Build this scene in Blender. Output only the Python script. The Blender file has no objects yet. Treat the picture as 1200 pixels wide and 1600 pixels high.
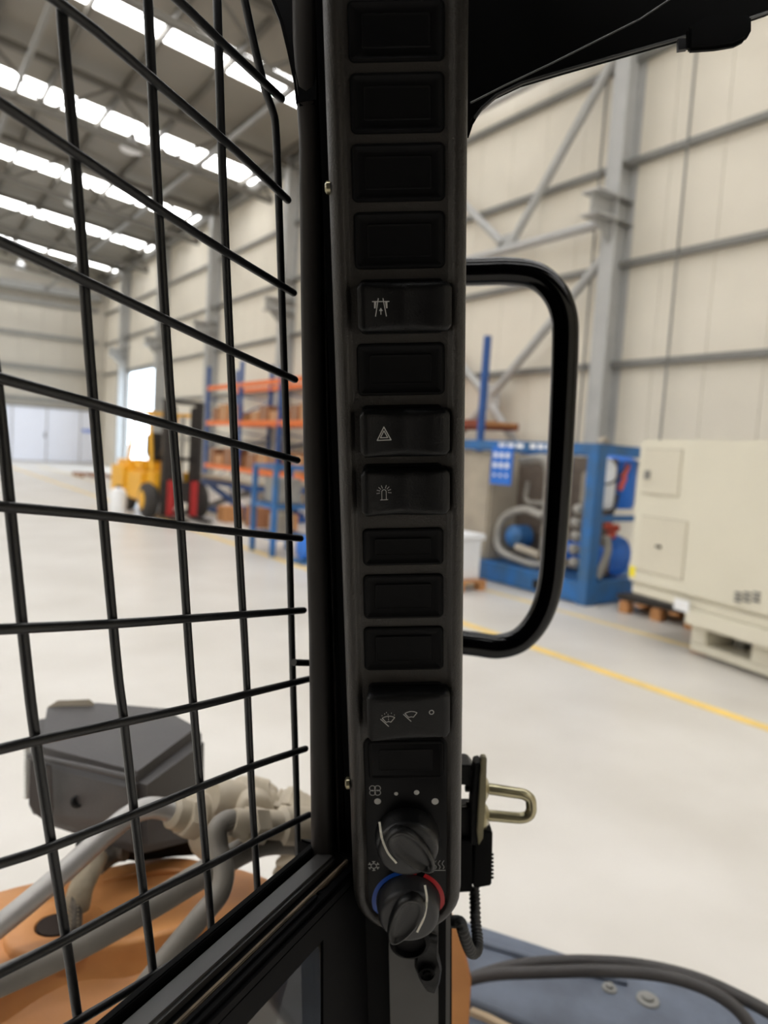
import bpy, bmesh, math, random
from mathutils import Vector, Matrix

# ---------------------------------------------------------------- camera, world, exposure, daylight
S = bpy.context.scene
COL = S.collection
F, EYE = 1120.0, 1.6
_v1 = Vector((-785.0, -140.0, F)).normalized()          # hall's long direction seen by the camera
_up = Vector((1, .063, 0)).cross(_v1).normalized()
if _up.y > 0: _up = -_up
_x = _v1.cross(_up)
_x = _x if _x.x > 0 else -_x
RT = Matrix((_x, _v1, _up))                              # camera (right, down, forward) -> world
CAMPOS = Vector((0, 0, EYE))
cam_d = bpy.data.cameras.new('camera'); cam = bpy.data.objects.new('camera', cam_d); COL.objects.link(cam)
cam_d.sensor_fit = 'VERTICAL'; cam_d.sensor_height = 36.0; cam_d.lens = F / 1600 * 36
cam_d.clip_start = .01; cam_d.clip_end = 300
cR, cD, cF = RT.col[0], RT.col[1], RT.col[2]
m = Matrix((cR, -cD, -cF)).transposed().to_4x4(); m.translation = CAMPOS
cam.matrix_world = m
cam_d.dof.use_dof = True; cam_d.dof.focus_distance = .42; cam_d.dof.aperture_fstop = 6.8
S.camera = cam
S.view_settings.view_transform = 'Standard'; S.view_settings.look = 'None'
S.view_settings.gamma = 1; S.view_settings.use_curve_mapping = False
S.view_settings.exposure = 0.0
w = bpy.data.worlds.new('world'); S.world = w; w.use_nodes = True
w.node_tree.nodes['Background'].inputs[0].default_value = (.75, .87, 1, 1)
w.node_tree.nodes['Background'].inputs[1].default_value = 1.0
SKYLIGHT = 9.4          # strength of the daylight that comes through the roof sheets
WINDOW = 5.0

# ---------------------------------------------------------------- helpers
def srgb(r, g, b):
    f = lambda c: (c/255/12.92) if c/255 <= .04045 else ((c/255+.055)/1.055)**2.4
    return (f(r), f(g), f(b), 1)
def mat(name, rgb, rough=.6, metal=0., var=.12, scale=8., bump=0., bscale=60., emit=0., spec=.5, coat=0., dirt=None, stretch=None):
    M = bpy.data.materials.new(name); M.use_nodes = True
    n, l = M.node_tree.nodes, M.node_tree.links
    b = n['Principled BSDF']
    c = srgb(*rgb)
    b.inputs['Roughness'].default_value = rough; b.inputs['Metallic'].default_value = metal
    b.inputs['Specular IOR Level'].default_value = spec; b.inputs['Coat Weight'].default_value = coat
    tc = n.new('ShaderNodeTexCoord'); mp = n.new('ShaderNodeMapping'); l.new(tc.outputs['Object'], mp.inputs[0])
    if stretch: mp.inputs['Scale'].default_value = stretch
    nz = n.new('ShaderNodeTexNoise'); nz.inputs['Scale'].default_value = scale; nz.inputs['Detail'].default_value = 5
    l.new(mp.outputs[0], nz.inputs['Vector'])
    rp = n.new('ShaderNodeValToRGB'); rp.color_ramp.elements[0].position = .3; rp.color_ramp.elements[1].position = .7
    d = dirt and srgb(*dirt)
    rp.color_ramp.elements[0].color = d or tuple(x*(1-var) for x in c[:3]) + (1,)
    rp.color_ramp.elements[1].color = tuple(min(1, x*(1+var)) for x in c[:3]) + (1,)
    l.new(nz.outputs['Fac'], rp.inputs[0]); l.new(rp.outputs[0], b.inputs['Base Color'])
    if bump:
        n2 = n.new('ShaderNodeTexNoise'); n2.inputs['Scale'].default_value = bscale; l.new(mp.outputs[0], n2.inputs['Vector'])
        bp = n.new('ShaderNodeBump'); bp.inputs['Strength'].default_value = bump; bp.inputs['Distance'].default_value = .002
        l.new(n2.outputs['Fac'], bp.inputs['Height']); l.new(bp.outputs[0], b.inputs['Normal'])
    if emit:
        b.inputs['Emission Color'].default_value = c; b.inputs['Emission Strength'].default_value = emit
    return M
def glassmat(name, rgb, alpha=.45, rough=.05):
    M = bpy.data.materials.new(name); M.use_nodes = True
    n, l = M.node_tree.nodes, M.node_tree.links
    b = n['Principled BSDF']; b.inputs['Base Color'].default_value = srgb(*rgb); b.inputs['Roughness'].default_value = rough
    t = n.new('ShaderNodeBsdfTransparent'); x = n.new('ShaderNodeMixShader'); x.inputs[0].default_value = alpha
    l.new(t.outputs[0], x.inputs[1]); l.new(b.outputs[0], x.inputs[2]); l.new(x.outputs[0], n['Material Output'].inputs[0])
    return M
def tag(o, label=None, cat=None, group=None, kind=None):
    for k, v in (('label', label), ('category', cat), ('group', group), ('kind', kind)):
        if v: o[k] = v
    return o
def empty(name, loc, label=None, cat=None, group=None, kind=None):
    o = bpy.data.objects.new(name, None); COL.objects.link(o); o.location = loc; o.empty_display_size = .05
    return tag(o, label, cat, group, kind)
def wloc(o):
    p = Vector((0, 0, 0))
    while o: p += o.location; o = o.parent
    return p
class MB:
    """collects solids in world coordinates, build() links them as one mesh object"""
    def __init__(s): s.bm = bmesh.new()
    def hull(s, rings, cap=True, closed=False):
        bm = s.bm; vr = [[bm.verts.new(p) for p in r] for r in rings]; n = len(vr[0])
        pairs = list(zip(vr, vr[1:])) + ([(vr[-1], vr[0])] if closed else [])
        for a, b in pairs:
            for i in range(n):
                j = (i+1) % n
                try: bm.faces.new((a[i], a[j], b[j], b[i]))
                except ValueError: pass
        if cap and not closed:
            bm.faces.new(vr[0][::-1]); bm.faces.new(vr[-1])
        return s
    def box(s, x0, x1, y0, y1, z0, z1):
        return s.hull([[(x0, y0, z), (x1, y0, z), (x1, y1, z), (x0, y1, z)] for z in (z0, z1)])
    def obox(s, c, ax, ay, az):          # centre and three half-axis vectors
        c, ax, ay, az = map(Vector, (c, ax, ay, az))
        return s.hull([[c-ax-ay+az*k, c+ax-ay+az*k, c+ax+ay+az*k, c-ax+ay+az*k] for k in (-1, 1)])
    def prism(s, pts, thick):
        t = Vector(thick); pts = [Vector(p) for p in pts]
        return s.hull([pts, [p+t for p in pts]])
    def bar(s, p0, p1, w, h, upv=(0, 0, 1)):
        p0, p1 = Vector(p0), Vector(p1); d = (p1-p0); L = d.length; d.normalize()
        a = d.cross(Vector(upv)).normalized(); b = a.cross(d)
        return s.obox((p0+p1)/2, a*w/2, b*h/2, d*L/2)
    def tube(s, pts, r, n=12, smooth=0, closed=False):
        pts = [Vector(p) for p in pts]
        if smooth: pts = catmull(pts, smooth)
        rr = r if callable(r) else (lambda t: r)
        rings = []; t0 = (pts[1]-pts[0]).normalized()
        a = t0.orthogonal().normalized()
        for i, p in enumerate(pts):
            t = (pts[min(i+1, len(pts)-1)]-pts[max(i-1, 0)]).normalized()
            a = (a - t*a.dot(t)).normalized(); b = t.cross(a); R = rr(i/(len(pts)-1))
            rings.append([p+(a*math.cos(q)+b*math.sin(q))*R for q in [2*math.pi*k/n for k in range(n)]])
        return s.hull(rings)
    def lathe(s, p0, axis, prof, n=24):   # prof: [(radius, height)...]
        p0, t = Vector(p0), Vector(axis).normalized(); a = t.orthogonal().normalized(); b = t.cross(a)
        return s.hull([[p0+t*h+(a*math.cos(q)+b*math.sin(q))*max(r, 1e-5) for q in [2*math.pi*k/n for k in range(n)]] for r, h in prof])
    def grid(s, rows, thick):             # rows of points, given thickness along a vector
        t = Vector(thick); bm = s.bm
        top = [[bm.verts.new(p) for p in r] for r in rows]; bot = [[bm.verts.new(Vector(p)+t) for p in r] for r in rows]
        H_, W_ = len(rows), len(rows[0])
        for i in range(H_-1):
            for j in range(W_-1):
                bm.faces.new((top[i][j], top[i][j+1], top[i+1][j+1], top[i+1][j]))
                bm.faces.new((bot[i][j], bot[i+1][j], bot[i+1][j+1], bot[i][j+1]))
        rim = [(0, j) for j in range(W_)] + [(i, W_-1) for i in range(1, H_)] + [(H_-1, j) for j in range(W_-2, -1, -1)] + [(i, 0) for i in range(H_-2, 0, -1)]
        for a, b in zip(rim, rim[1:]+rim[:1]):
            bm.faces.new((top[a[0]][a[1]], top[b[0]][b[1]], bot[b[0]][b[1]], bot[a[0]][a[1]]))
        return s
    def build(s, name, material, parent=None, bevel=0., seg=2, smooth=40, subsurf=0, tagd=None):
        bm = s.bm
        bmesh.ops.remove_doubles(bm, verts=bm.verts, dist=1e-6)
        bmesh.ops.recalc_face_normals(bm, faces=bm.faces)
        if bevel:
            es = [e for e in bm.edges if len(e.link_faces) == 2 and e.calc_face_angle(0) > .5]
            bmesh.ops.bevel(bm, geom=es, offset=bevel, segments=seg, affect='EDGES', clamp_overlap=True)
        off = wloc(parent) if parent else Vector((0, 0, 0))
        bmesh.ops.translate(bm, verts=bm.verts, vec=-off)
        me = bpy.data.meshes.new(name); bm.to_mesh(me); bm.free()
        me.materials.append(material)
        if smooth:
            me.shade_smooth(); me.set_sharp_from_angle(angle=math.radians(smooth))
        o = bpy.data.objects.new(name, me); COL.objects.link(o); o.parent = parent
        if subsurf:
            md = o.modifiers.new('sub', 'SUBSURF'); md.levels = md.render_levels = subsurf
        if tagd: tag(o, **tagd)
        return o
def origin_at(o, p):        # moves a built mesh's origin without moving its shape
    p = Vector(p); o.data.transform(Matrix.Translation(-p)); o.location = p; return o
def catmull(p, k):
    out = []; q = [p[0]*2-p[1]] + p + [p[-1]*2-p[-2]]
    for i in range(1, len(q)-2):
        a, b, c, d = q[i-1], q[i], q[i+1], q[i+2]
        for j in range(k):
            t = j/k; out.append(.5*((2*b)+(c-a)*t+(2*a-5*b+4*c-d)*t*t+(3*b-a-3*c+d)*t**3))
    return out + [p[-1]]
def dup(root, loc, label=None, group=None):
    r = root.copy(); COL.objects.link(r); r.location = loc
    if label: r['label'] = label
    if group: r['group'] = group
    for ch in list(root.children):
        c = ch.copy(); COL.objects.link(c); c.parent = r
        for g in list(ch.children):
            d = g.copy(); COL.objects.link(d); d.parent = c
    return r
def ray(x, y): return RT @ Vector((x-600, y-800, F))
def P(x, y, z): return CAMPOS + ray(x, y)*(z/F)                 # a point seen at (x, y), z metres deep
def onZ(x, y, h=0): d = ray(x, y); return CAMPOS + d*((h-EYE)/d.z)
def onPl(x, y, p, n): d = ray(x, y); n = Vector(n); return CAMPOS + d*((Vector(p)-CAMPOS).dot(n)/d.dot(n))

# ---------------------------------------------------------------- materials
M = dict(
 wall=mat('cream_cladding', (226, 219, 204), .55, var=.03, scale=1.2),
 farwall=mat('far_cladding', (178, 172, 160), .6, var=.03, scale=.8),
 girt=mat('grey_steel', (128, 127, 123), .5, var=.06, scale=3),
 column=mat('light_grey_steel', (176, 176, 174), .45, var=.06, scale=3),
 roof=mat('roof_sheet', (134, 129, 120), .6, var=.06, scale=.6),
 truss=mat('brown_grey_truss', (98, 94, 86), .6, var=.06, scale=3),
 sky=mat('skylight_sheet', (252, 252, 252), .4, var=0, emit=SKYLIGHT),
 outside=mat('daylight_outside', (225, 240, 255), .4, var=0, emit=WINDOW),
 floor=mat('concrete', (204, 200, 194), .32, var=.04, scale=.9, dirt=(190, 185, 177), bump=.1, bscale=30, spec=.4),
 yellow=mat('yellow_floor_paint', (232, 196, 104), .45, var=.08, scale=3, dirt=(216, 186, 112)),
 yellowdull=mat('worn_yellow_floor_paint', (222, 196, 128), .5, var=.08, scale=3, dirt=(208, 194, 160)),
 doorw=mat('white_door_panel', (228, 232, 244), .45, var=.02),
 lettering=mat('blue_lettering', (90, 130, 215), .5, var=.02),
 rackblue=mat('blue_rack_steel', (40, 84, 150), .45, var=.1),
 orange=mat('orange_rack_beam', (232, 120, 56), .45, var=.08),
 brown=mat('rust_brown_beam', (130, 62, 40), .6),
 carton=mat('cardboard', (190, 142, 98), .8, var=.1, scale=5),
 cartond=mat('dark_cardboard', (150, 104, 74), .8, var=.1, scale=5),
 wood=mat('pallet_wood', (190, 136, 88), .8, var=.2, scale=9, stretch=(1, 8, 8)),
 flyellow=mat('forklift_yellow', (236, 176, 40), .4, var=.06),
 dark=mat('dark_steel', (52, 48, 46), .5, metal=.3, var=.2),
 tyre=mat('tyre_rubber', (60, 57, 55), .85, var=.15, bump=.4, bscale=80),
 red=mat('red_paint', (176, 44, 44), .5),
 seat=mat('black_vinyl', (30, 30, 32), .6),
 skblue=mat('skid_blue', (36, 100, 165), .5, var=.2, scale=4, dirt=(60, 96, 130)),
 skblue2=mat('bright_blue_panel', (38, 110, 205), .45, var=.06),
 tank=mat('aged_beige_tank', (168, 158, 142), .6, var=.15, scale=3),
 brownplate=mat('brown_back_plate', (104, 92, 82), .6, var=.15),
 pipe=mat('grey_pipe', (160, 156, 148), .45, metal=.2, var=.12),
 white=mat('white_symbols', (235, 236, 238), .5, var=.02),
 valve=mat('red_valve', (206, 84, 62), .5),
 cream=mat('cream_machine_paint', (216, 211, 194), .42, var=.03, scale=1.5),
 cream2=mat('cream_machine_door', (210, 204, 187), .42, var=.03, scale=1.5),
 seam=mat('shadow_gap', (178, 172, 158), .8),
 black=mat('opening_shade', (14, 14, 15), .7),  # shade inside openings, put into the colour
 sticker=mat('yellow_warning_sticker', (240, 222, 50), .5, var=.02),
 # cab
 console=mat('console_plastic', (46, 43, 40), .42, var=.06, scale=30, bump=.25, bscale=900),
 postp=mat('grey_post_paint', (64, 63, 62), .45, var=.12, scale=12),
 plast=mat('black_plastic', (10, 10, 11), .42, spec=.3, var=.08, scale=30, bump=.15, bscale=900),
 plastm=mat('matt_black_plastic', (7, 7, 8), .6, spec=.15, var=.08, scale=30),
 gloss=mat('gloss_black_panel', (5, 5, 6), .35, spec=.15, var=.05),
 knob=mat('knob_plastic', (20, 20, 21), .36, var=.06, scale=40, bump=.12, bscale=1200),
 knobg=mat('knob_skirt_plastic', (44, 44, 46), .4, var=.06, scale=40),
 print=mat('grey_print', (185, 185, 182), .6, var=.02),
 bright=mat('white_pointer', (250, 248, 236), .5, var=.01),
 blue=mat('cold_blue_print', (20, 84, 190), .4, var=.02),
 redp=mat('hot_red_print', (200, 30, 38), .4, var=.02),
 rubber=mat('dusty_rubber_seal', (36, 34, 34), .5, spec=.3, var=.25, scale=25, dirt=(58, 54, 50), stretch=(1, 1, .15)),
 frame=mat('black_cab_frame', (6, 6, 7), .6, var=.3, scale=20, spec=.08),
 sill=mat('dusty_sill_paint', (44, 46, 50), .4, var=.3, scale=14, dirt=(78, 76, 74)),
 dust=mat('dust_line', (128, 112, 92), .9, var=.3, scale=40, dirt=(70, 60, 50)),
 wire=mat('black_powder_coat', (26, 27, 29), .4, var=.1, scale=40, bump=.1, bscale=400),
 head=mat('black_headliner', (5, 5, 5), .9, var=.2, spec=.08),
 hgloss=mat('gloss_black_tube', (4, 4, 5), .12, var=.05, spec=.3),
 zinc=mat('yellow_zinc', (176, 168, 138), .28, metal=.85, var=.12, scale=60),
 zincp=mat('zinc_plate', (150, 143, 118), .45, metal=.6, var=.15, scale=40),
 boom=mat('orange_loader_paint', (206, 144, 84), .5, var=.12, scale=9, dirt=(180, 120, 70), bump=.3, bscale=60),
 hole_shade=mat('dark_hole_shade', (40, 28, 20), .9),  # shade inside the pin hole as a colour
 lamp=mat('dark_grey_lamp_plastic', (66, 63, 64), .55, var=.12, scale=18, dirt=(76, 73, 72), bump=.2, bscale=300),
 lens=mat('clear_lens_ribs', (222, 224, 220), .2, var=.05),
 steelt=mat('grey_steel_tube', (176, 173, 170), .38, metal=.35, var=.12, scale=25),
 greyt=mat('dusty_grey_tube', (124, 118, 110), .55, var=.18, scale=22),
 brass=mat('beige_painted_fitting', (178, 166, 146), .5, var=.12, scale=25),
 rope=mat('braided_sleeve', (96, 90, 82), .85, var=.5, scale=120, bump=1, bscale=250),
 cloth=mat('dirty_fabric_sleeve', (150, 138, 118), .9, var=.2, scale=40, bump=.6, bscale=150),
 matt=mat('blue_grey_steel_plate', (88, 96, 110), .5, var=.25, scale=10, dirt=(70, 76, 88), bump=.4, bscale=40),
 plank=mat('beige_wood_edge', (190, 168, 140), .8, var=.2),
 cable=mat('black_cable_rubber', (58, 55, 54), .6, var=.2, scale=20),
 conduit=mat('black_conduit', (26, 26, 27), .5, var=.1),
)
M['darkglass'] = glassmat('dark_tinted_glass', (24, 22, 13), .80)
M['clear'] = glassmat('clear_glass', (200, 220, 230), .12)

# ================================================================ THE HALL
XW, YF = 10.5, 43.5
XL, YB = -22.0, -14.0
EAVE = 10.45
RX = (XW+XL)/2
roofz = lambda x: EAVE + .1*(XW-x) if x > RX else EAVE + .1*(x-XL)
fl = MB().box(XL, XW, YB, YF, -.2, 0).build('floor', M['floor'], tagd=dict(kind='structure'))
def child_box(name, m_, par, *b, **k): return MB().box(*b).build(name, m_, par, **k)
child_box('painted_line', M['yellow'], fl, 4.62, 4.73, -6, 38, .0005, .003, smooth=0)['label'] = 'bright yellow line nearer the machine'
child_box('painted_line', M['yellowdull'], fl, 6.10, 6.20, -6, 38, .0005, .003, smooth=0)['label'] = 'worn pale yellow line beside the blue frame'
# right wall: backing with one sheet per panel; the doorway beyond the forklift is left open
DY0, DY1, DZ = 33.9, 38.6, 4.95
wr = MB(); 
wr.box(XW+.05, XW+.2, YB, DY0, 0, 12).box(XW+.05, XW+.2, DY1, YF, 0, 12).box(XW+.05, XW+.2, DY0, DY1, DZ, 12).box(XW, XW+.05, YB, 1.84, 0, 10.6)
wr = wr.build('wall_right', M['seam'], smooth=0, tagd=dict(kind='structure'))
pw = .93
proto = MB().box(XW, XW+.05, 0, pw-.010, 0, 10.5).build('wall_panel', M['wall'], wr, smooth=0)
k = 0; y = 1.84
while y < YF-.5:
    if y+pw < DY0 or y > DY1-.1:
        o = proto if k == 0 else proto.copy()
        if k: COL.objects.link(o)
        o.location = (0, y, 0)
        k += 1
    y += pw
child_box('wall_panel', M['wall'], wr, XW, XW+.05, DY0-.3, DY1+.3, DZ, 10.5)
# far wall
wf = MB().box(XL, XW, YF+.05, YF+.2, 0, 13).build('wall_far', M['seam'], smooth=0, tagd=dict(kind='structure'))
pf = MB().box(0, 1.10, YF, YF+.05, 0, 10.4).build('wall_panel', M['farwall'], wf, smooth=0)
n = int((XW-XL)/1.115)
for i in range(n):
    o = pf if i == 0 else pf.copy()
    if i: COL.objects.link(o)
    o.location = (XW-1.115*(i+1), 0, 0)
MB().box(XL-.2, XL, YB, YF, 0, 10.5).build('wall_left', M['wall'], smooth=0, tagd=dict(kind='structure'))
MB().box(XL, XW, YB-.2, YB, 0, 13).build('wall_rear', M['wall'], smooth=0, tagd=dict(kind='structure'))
# roof: sheets between skylight strips
ce = empty('ceiling', (0, 0, 10.5), kind='structure')
strips = [17.35+5.83*i for i in range(-5, 5)]
sw = .56
edges = [YB]
for s_ in strips: edges += [s_-sw, s_+sw]
edges += [YF]
def roofslab(y0, y1, z, name, m_, par, t=.06, x0=XL, x1=XW):
    b = MB(); b.prism([(x0, y0, roofz(x0)+z), (RX, y0, roofz(RX)+z), (x1, y0, roofz(x1)+z), (x1, y0, roofz(x1)+z+t), (RX, y0, roofz(RX)+z+t), (x0, y0, roofz(x0)+z+t)], (0, y1-y0, 0))
    return b.build(name, m_, par, smooth=0)
for a, b in zip(edges[::2], edges[1::2]): roofslab(a, b, 0, 'roof_sheet', M['roof'], ce)
for i, s_ in enumerate(strips):
    r = roofslab(s_-sw, s_+sw, .02, 'window_%d' % (i+2), M['sky'], None, x1=XW-.15, x0=XL+.15); r['kind'] = 'structure'; origin_at(r, (RX, s_, 11))
x = XW-.6
while x > XL:
    r = child_box('purlin', M['truss'], ce, x-.04, x+.04, YB, YF, roofz(x)-.22, roofz(x)-.01, smooth=0); x -= 1.55
# columns, trusses, corbels
cols = [2.05+6.14*i for i in range(7)]
cz = 5.75
def column(y):
    c = empty('steel_column', (XW-.2, y, 0), kind='structure')
    MB().box(XW-.46, XW-.435, y-.15, y+.15, 0, EAVE).box(XW-.03, XW-.005, y-.15, y+.15, 0, EAVE).box(XW-.44, XW-.02, y-.012, y+.012, 0, EAVE).build('column_shaft', M['column'], c, smooth=0)
    b = MB()
    b.box(XW-.98, XW-.44, y-.19, y+.19, cz+.36, cz+.39).box(XW-.98, XW-.44, y-.19, y+.19, cz-.01, cz+.02).box(XW-.96, XW-.44, y-.01, y+.01, cz, cz+.38)
    b.prism([(XW-.85, y-.01, cz), (XW-.46, y-.01, cz), (XW-.46, y-.01, cz-.38)], (0, .02, 0))
    b.build('corbel', M['column'], c, smooth=0)
    MB().box(XW-.43, XW-.03, y-.15, y+.15, cz+.36, cz+.385).box(XW-.43, XW-.03, y-.15, y+.15, cz-.01, cz+.015).box(XW-.43, XW-.03, y-.15, y+.15, cz+.95, cz+.975).build('stiffener', M['girt'], c, smooth=0)
    return c
def truss(y):
    t = empty('roof_truss', (RX, y, 10.5), kind='structure')
    zb = lambda x: roofz(x)-1.5
    MB().bar((XW-.3, y, roofz(XW)-.32), (RX, y, roofz(RX)-.32), .16, .16).bar((RX, y, roofz(RX)-.32), (XL, y, roofz(XL)-.32), .16, .16).build('top_chord', M['truss'], t, smooth=0)
    MB().bar((XW-.9, y, zb(XW)), (RX, y, zb(RX)), .14, .14).bar((RX, y, zb(RX)), (XL, y, zb(XL)), .14, .14).build('bottom_chord', M['truss'], t, smooth=0)
    x = XW-.9; k = 0
    while x > XL+2:
        x2 = x-1.55
        a = (x, y, zb(x) if k % 2 == 0 else roofz(x)-.3); b = (x2, y, roofz(x2)-.3 if k % 2 == 0 else zb(x2))
        MB().tube([a, b], .045, 6).build('web_member', M['truss'], t, smooth=40)
        x = x2; k += 1
for y in cols: column(y); truss(y)
MB().box(XW-.35, XW-.15, YB, YF, EAVE-.35, EAVE-.1).build('trim_1', M['girt'], smooth=0, tagd=dict(kind='structure'))
for i, yy in enumerate((-2.2, 44)): pass
# wall girts run in front of the sheets
for i in range(1, 7):
    z = 1.7*i
    if z < DZ: MB().box(XW-.12, XW-.002, YB, DY0, z-.05, z+.05).build('trim_%d' % (i+1), M['girt'], smooth=0, tagd=dict(kind='structure'))
    else: MB().box(XW-.12, XW-.002, YB, YF, z-.05, z+.05).build('trim_%d' % (i+1), M['girt'], smooth=0, tagd=dict(kind='structure'))
for i, z in enumerate((3.4, 5.1, 6.85, 8.6)):
    MB().box(XL, XW-.5, YF-.14, YF-.002, z-.1, z+.1).build('trim_%d' % (i+8), M['girt'], smooth=0, tagd=dict(kind='structure'))
MB().box(XL, XW-.5, YF-.5, YF-.15, 9.1, 9.5).build('trim_12', M['girt'], smooth=0, tagd=dict(kind='structure'))
# ties under the roof along the hall
for i, x in enumerate((7.2, 2.6, -2.0)):
    MB().bar((x, YB, roofz(x)-1.5), (x, YF, roofz(x)-1.5), .1, .1).build('trim_%d' % (i+13), M['girt'], smooth=0, tagd=dict(kind='structure'))
# bracing in the near bay
bx = XW-.33
yc0, yc1 = cols[1], cols[2]; ym = 10.75
br = empty('wall_bracing', (bx, ym, 4.5), kind='structure')
for a, b, r in (((yc0+.1, 8.75), (ym-.15, 5.95), .085), ((ym+.15, 5.95), (yc1-.1, 8.75), .085), ((yc0+.1, 5.8), (yc1-.1, 5.8), .085), ((yc0+.1, 5.25), (ym+.1, 2.95), .085), ((ym+.3, 2.95), (yc1-.1, 5.4), .085), ((yc0+.1, .2), (ym+.1, 2.7), .085), ((ym+.3, 2.7), (yc1-.1, .3), .085), ((yc0+.1, 8.85), (yc1-.1, 8.85), .075)):
    MB().tube([(bx, a[0], a[1]), (bx, b[0], b[1])], r, 14).build('brace_tube', M['column'], br)
MB().box(bx-.01, bx+.01, ym-.3, ym+.3, 5.7, 6.1).box(bx-.01, bx+.01, ym-.1, ym+.5, 2.6, 3.15).build('gusset_plate', M['column'], br, smooth=0)
for i, yy in enumerate((7.05, 8.75)):
    MB().tube([(XW-.14, yy, 0), (XW-.14, yy, 9.9)], .018, 8).build('wall_conduit', M['girt'], tagd=dict(label=('thin grey conduit on the cream wall right of the steel column', 'thin grey conduit on the cream wall left of the steel column')[i], cat='pipe'))
# doorway far along the right wall, bright outside
dw = MB().box(XW-.04, XW+.06, DY0-.12, DY0, 0, DZ+.12).box(XW-.04, XW+.06, DY1, DY1+.12, 0, DZ+.12).box(XW-.04, XW+.06, DY0, DY1, DZ, DZ+.12).build('window_1', M['column'], smooth=0, tagd=dict(kind='structure'))
child_box('outside_daylight', M['outside'], dw, XW+.1, XW+.14, DY0, DY1, 0, DZ, smooth=0)
child_box('glazing_bar', M['doorw'], dw, XW+.0, XW+.05, DY0+2.3, DY0+2.4, 0, DZ, smooth=0)
# far folding door
fd = empty('door_1', (7.4, YF, 0), kind='structure')
for x0, x1 in ((2.2, 3.9), (3.95, 5.72), (5.78, 7.45), (7.51, 9.2), (9.26, 10.0)):
    child_box('door_leaf', M['doorw'], fd, x0, x1, YF-.1, YF-.02, .04, 2.95, bevel=.01)
MB().box(2.1, 10.1, YF-.14, YF-.01, 2.96, 3.06).build('door_track', M['girt'], fd, smooth=0)
child_box('door_handle', M['dark'], fd, 7.36, 7.42, YF-.16, YF-.1, 1.35, 1.6)
lt = MB()
for i in range(6): lt.box(9.32+i*.11, 9.40+i*.11, YF-.115, YF-.1, 1.75, 1.95)
lt.build('lettering', M['lettering'], fd, smooth=0)
# high bay lamps
lp = None
for i, (px, py, h) in enumerate(((206, 236, 9.75), (116, 320, 9.75), (32, 420, 9.75))):
    c = onZ(px, py, h)
    c.z = h
    lab = ('round high bay lamp hanging from the roof, nearest of three', 'round high bay lamp hanging from the roof, middle of three', 'round high bay lamp hanging from the roof, farthest of three')[i]
    if lp is None:
        lp = empty('high_bay_lamp', c, lab, 'lamp', 'high bay lamps under the roof')
        MB().lathe(c, (0, 0, 1), [(.30, 0), (.32, .02), (.28, .1), (.12, .28), (.09, .3)], 20).build('reflector', M['white'], lp)
        MB().box(c.x-.09, c.x+.09, c.y-.09, c.y+.09, c.z+.3, c.z+.48).build('gear_box', M['column'], lp, bevel=.01)
        MB().tube([c+Vector((0, 0, .48)), c+Vector((0, 0, 1.75))], .012, 6).build('hanger', M['dark'], lp)
    else: dup(lp, c, lab)

# ================================================================ THINGS IN THE HALL
# --- pallet rack
RYs = [23.45-2.72*i for i in range(6)]
rk = empty('pallet_rack', (9.5, 16.6, 0), 'long pallet rack of blue uprights and orange beams along the cream wall', 'rack')
for y in RYs:
    top = 4.15 if y > 20 else 3.85
    for x in (9.0, 10.0) if y > 10 else (9.0,): child_box('upright', M['rackblue'], rk, x-.05, x+.05, y-.05, y+.05, 0, top, smooth=0)
    b = MB(); z = .3
    while z < (3.4 if y > 10 else 1.2): b.bar((9.0, y, z), (10.0, y, z+.5), .03, .03).bar((10.0, y, z+.5), (9.0, y, z+.6), .03, .03); z += 1.1
    b.build('lattice', M['rackblue'], rk, smooth=0)
for i in range(5):
    y0, y1 = RYs[i+1]+.05, RYs[i]-.05
    for z, mm in ((3.42, 'orange'), (2.27, 'orange'), (.85, 'orange')):
        if i >= 3 and z > 3: continue
        if i >= 3: mm = 'brown'
        for x in (8.98, 9.98): child_box('beam', M[mm], rk, x-.03, x+.03, y0, y1, z-.07, z+.07, smooth=0)
        if z < 3: child_box('shelf_deck', M['wood'], rk, 9.01, 9.95, y0, y1, z+.0, z+.065, smooth=0)
random.seed(4)
spots = []
for i in range(3):
    for z in (2.34, .92):
        y = RYs[i+1]+.2; j = 0
        while y < RYs[i]-.5 and j < 4:
            d = min(random.uniform(.4, .7), RYs[i]-.12-y); h = random.uniform(.25, .62); spots.append((i, z, y, d, h, j)); y += d+random.uniform(.02, .12); j += 1
bayn = ('farthest', 'middle', 'nearest'); ordn = ('first', 'second', 'third', 'fourth')
for n_, (i, z, y, d, h, j) in enumerate(spots):
    c = (9.35, y+d/2, z)
    t = empty('cardboard_box', c, '%s carton, %s from the near end, %s shelf, %s rack bay' % (('brown', 'dark brown')[n_ % 2], ordn[j], 'upper' if z > 2 else 'lower', bayn[i]), 'box', 'cardboard boxes on the %s rack shelf' % ('upper' if z > 2 else 'lower'))
    child_box('carton', M['carton' if n_ % 2 == 0 else 'cartond'], t, 9.08, 9.65, y, y+d, z, z+h, bevel=.008)
    child_box('tape', M['tank'], t, 9.076, 9.654, y+d/2-.03, y+d/2+.03, z+.003, z+h+.003)
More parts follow.
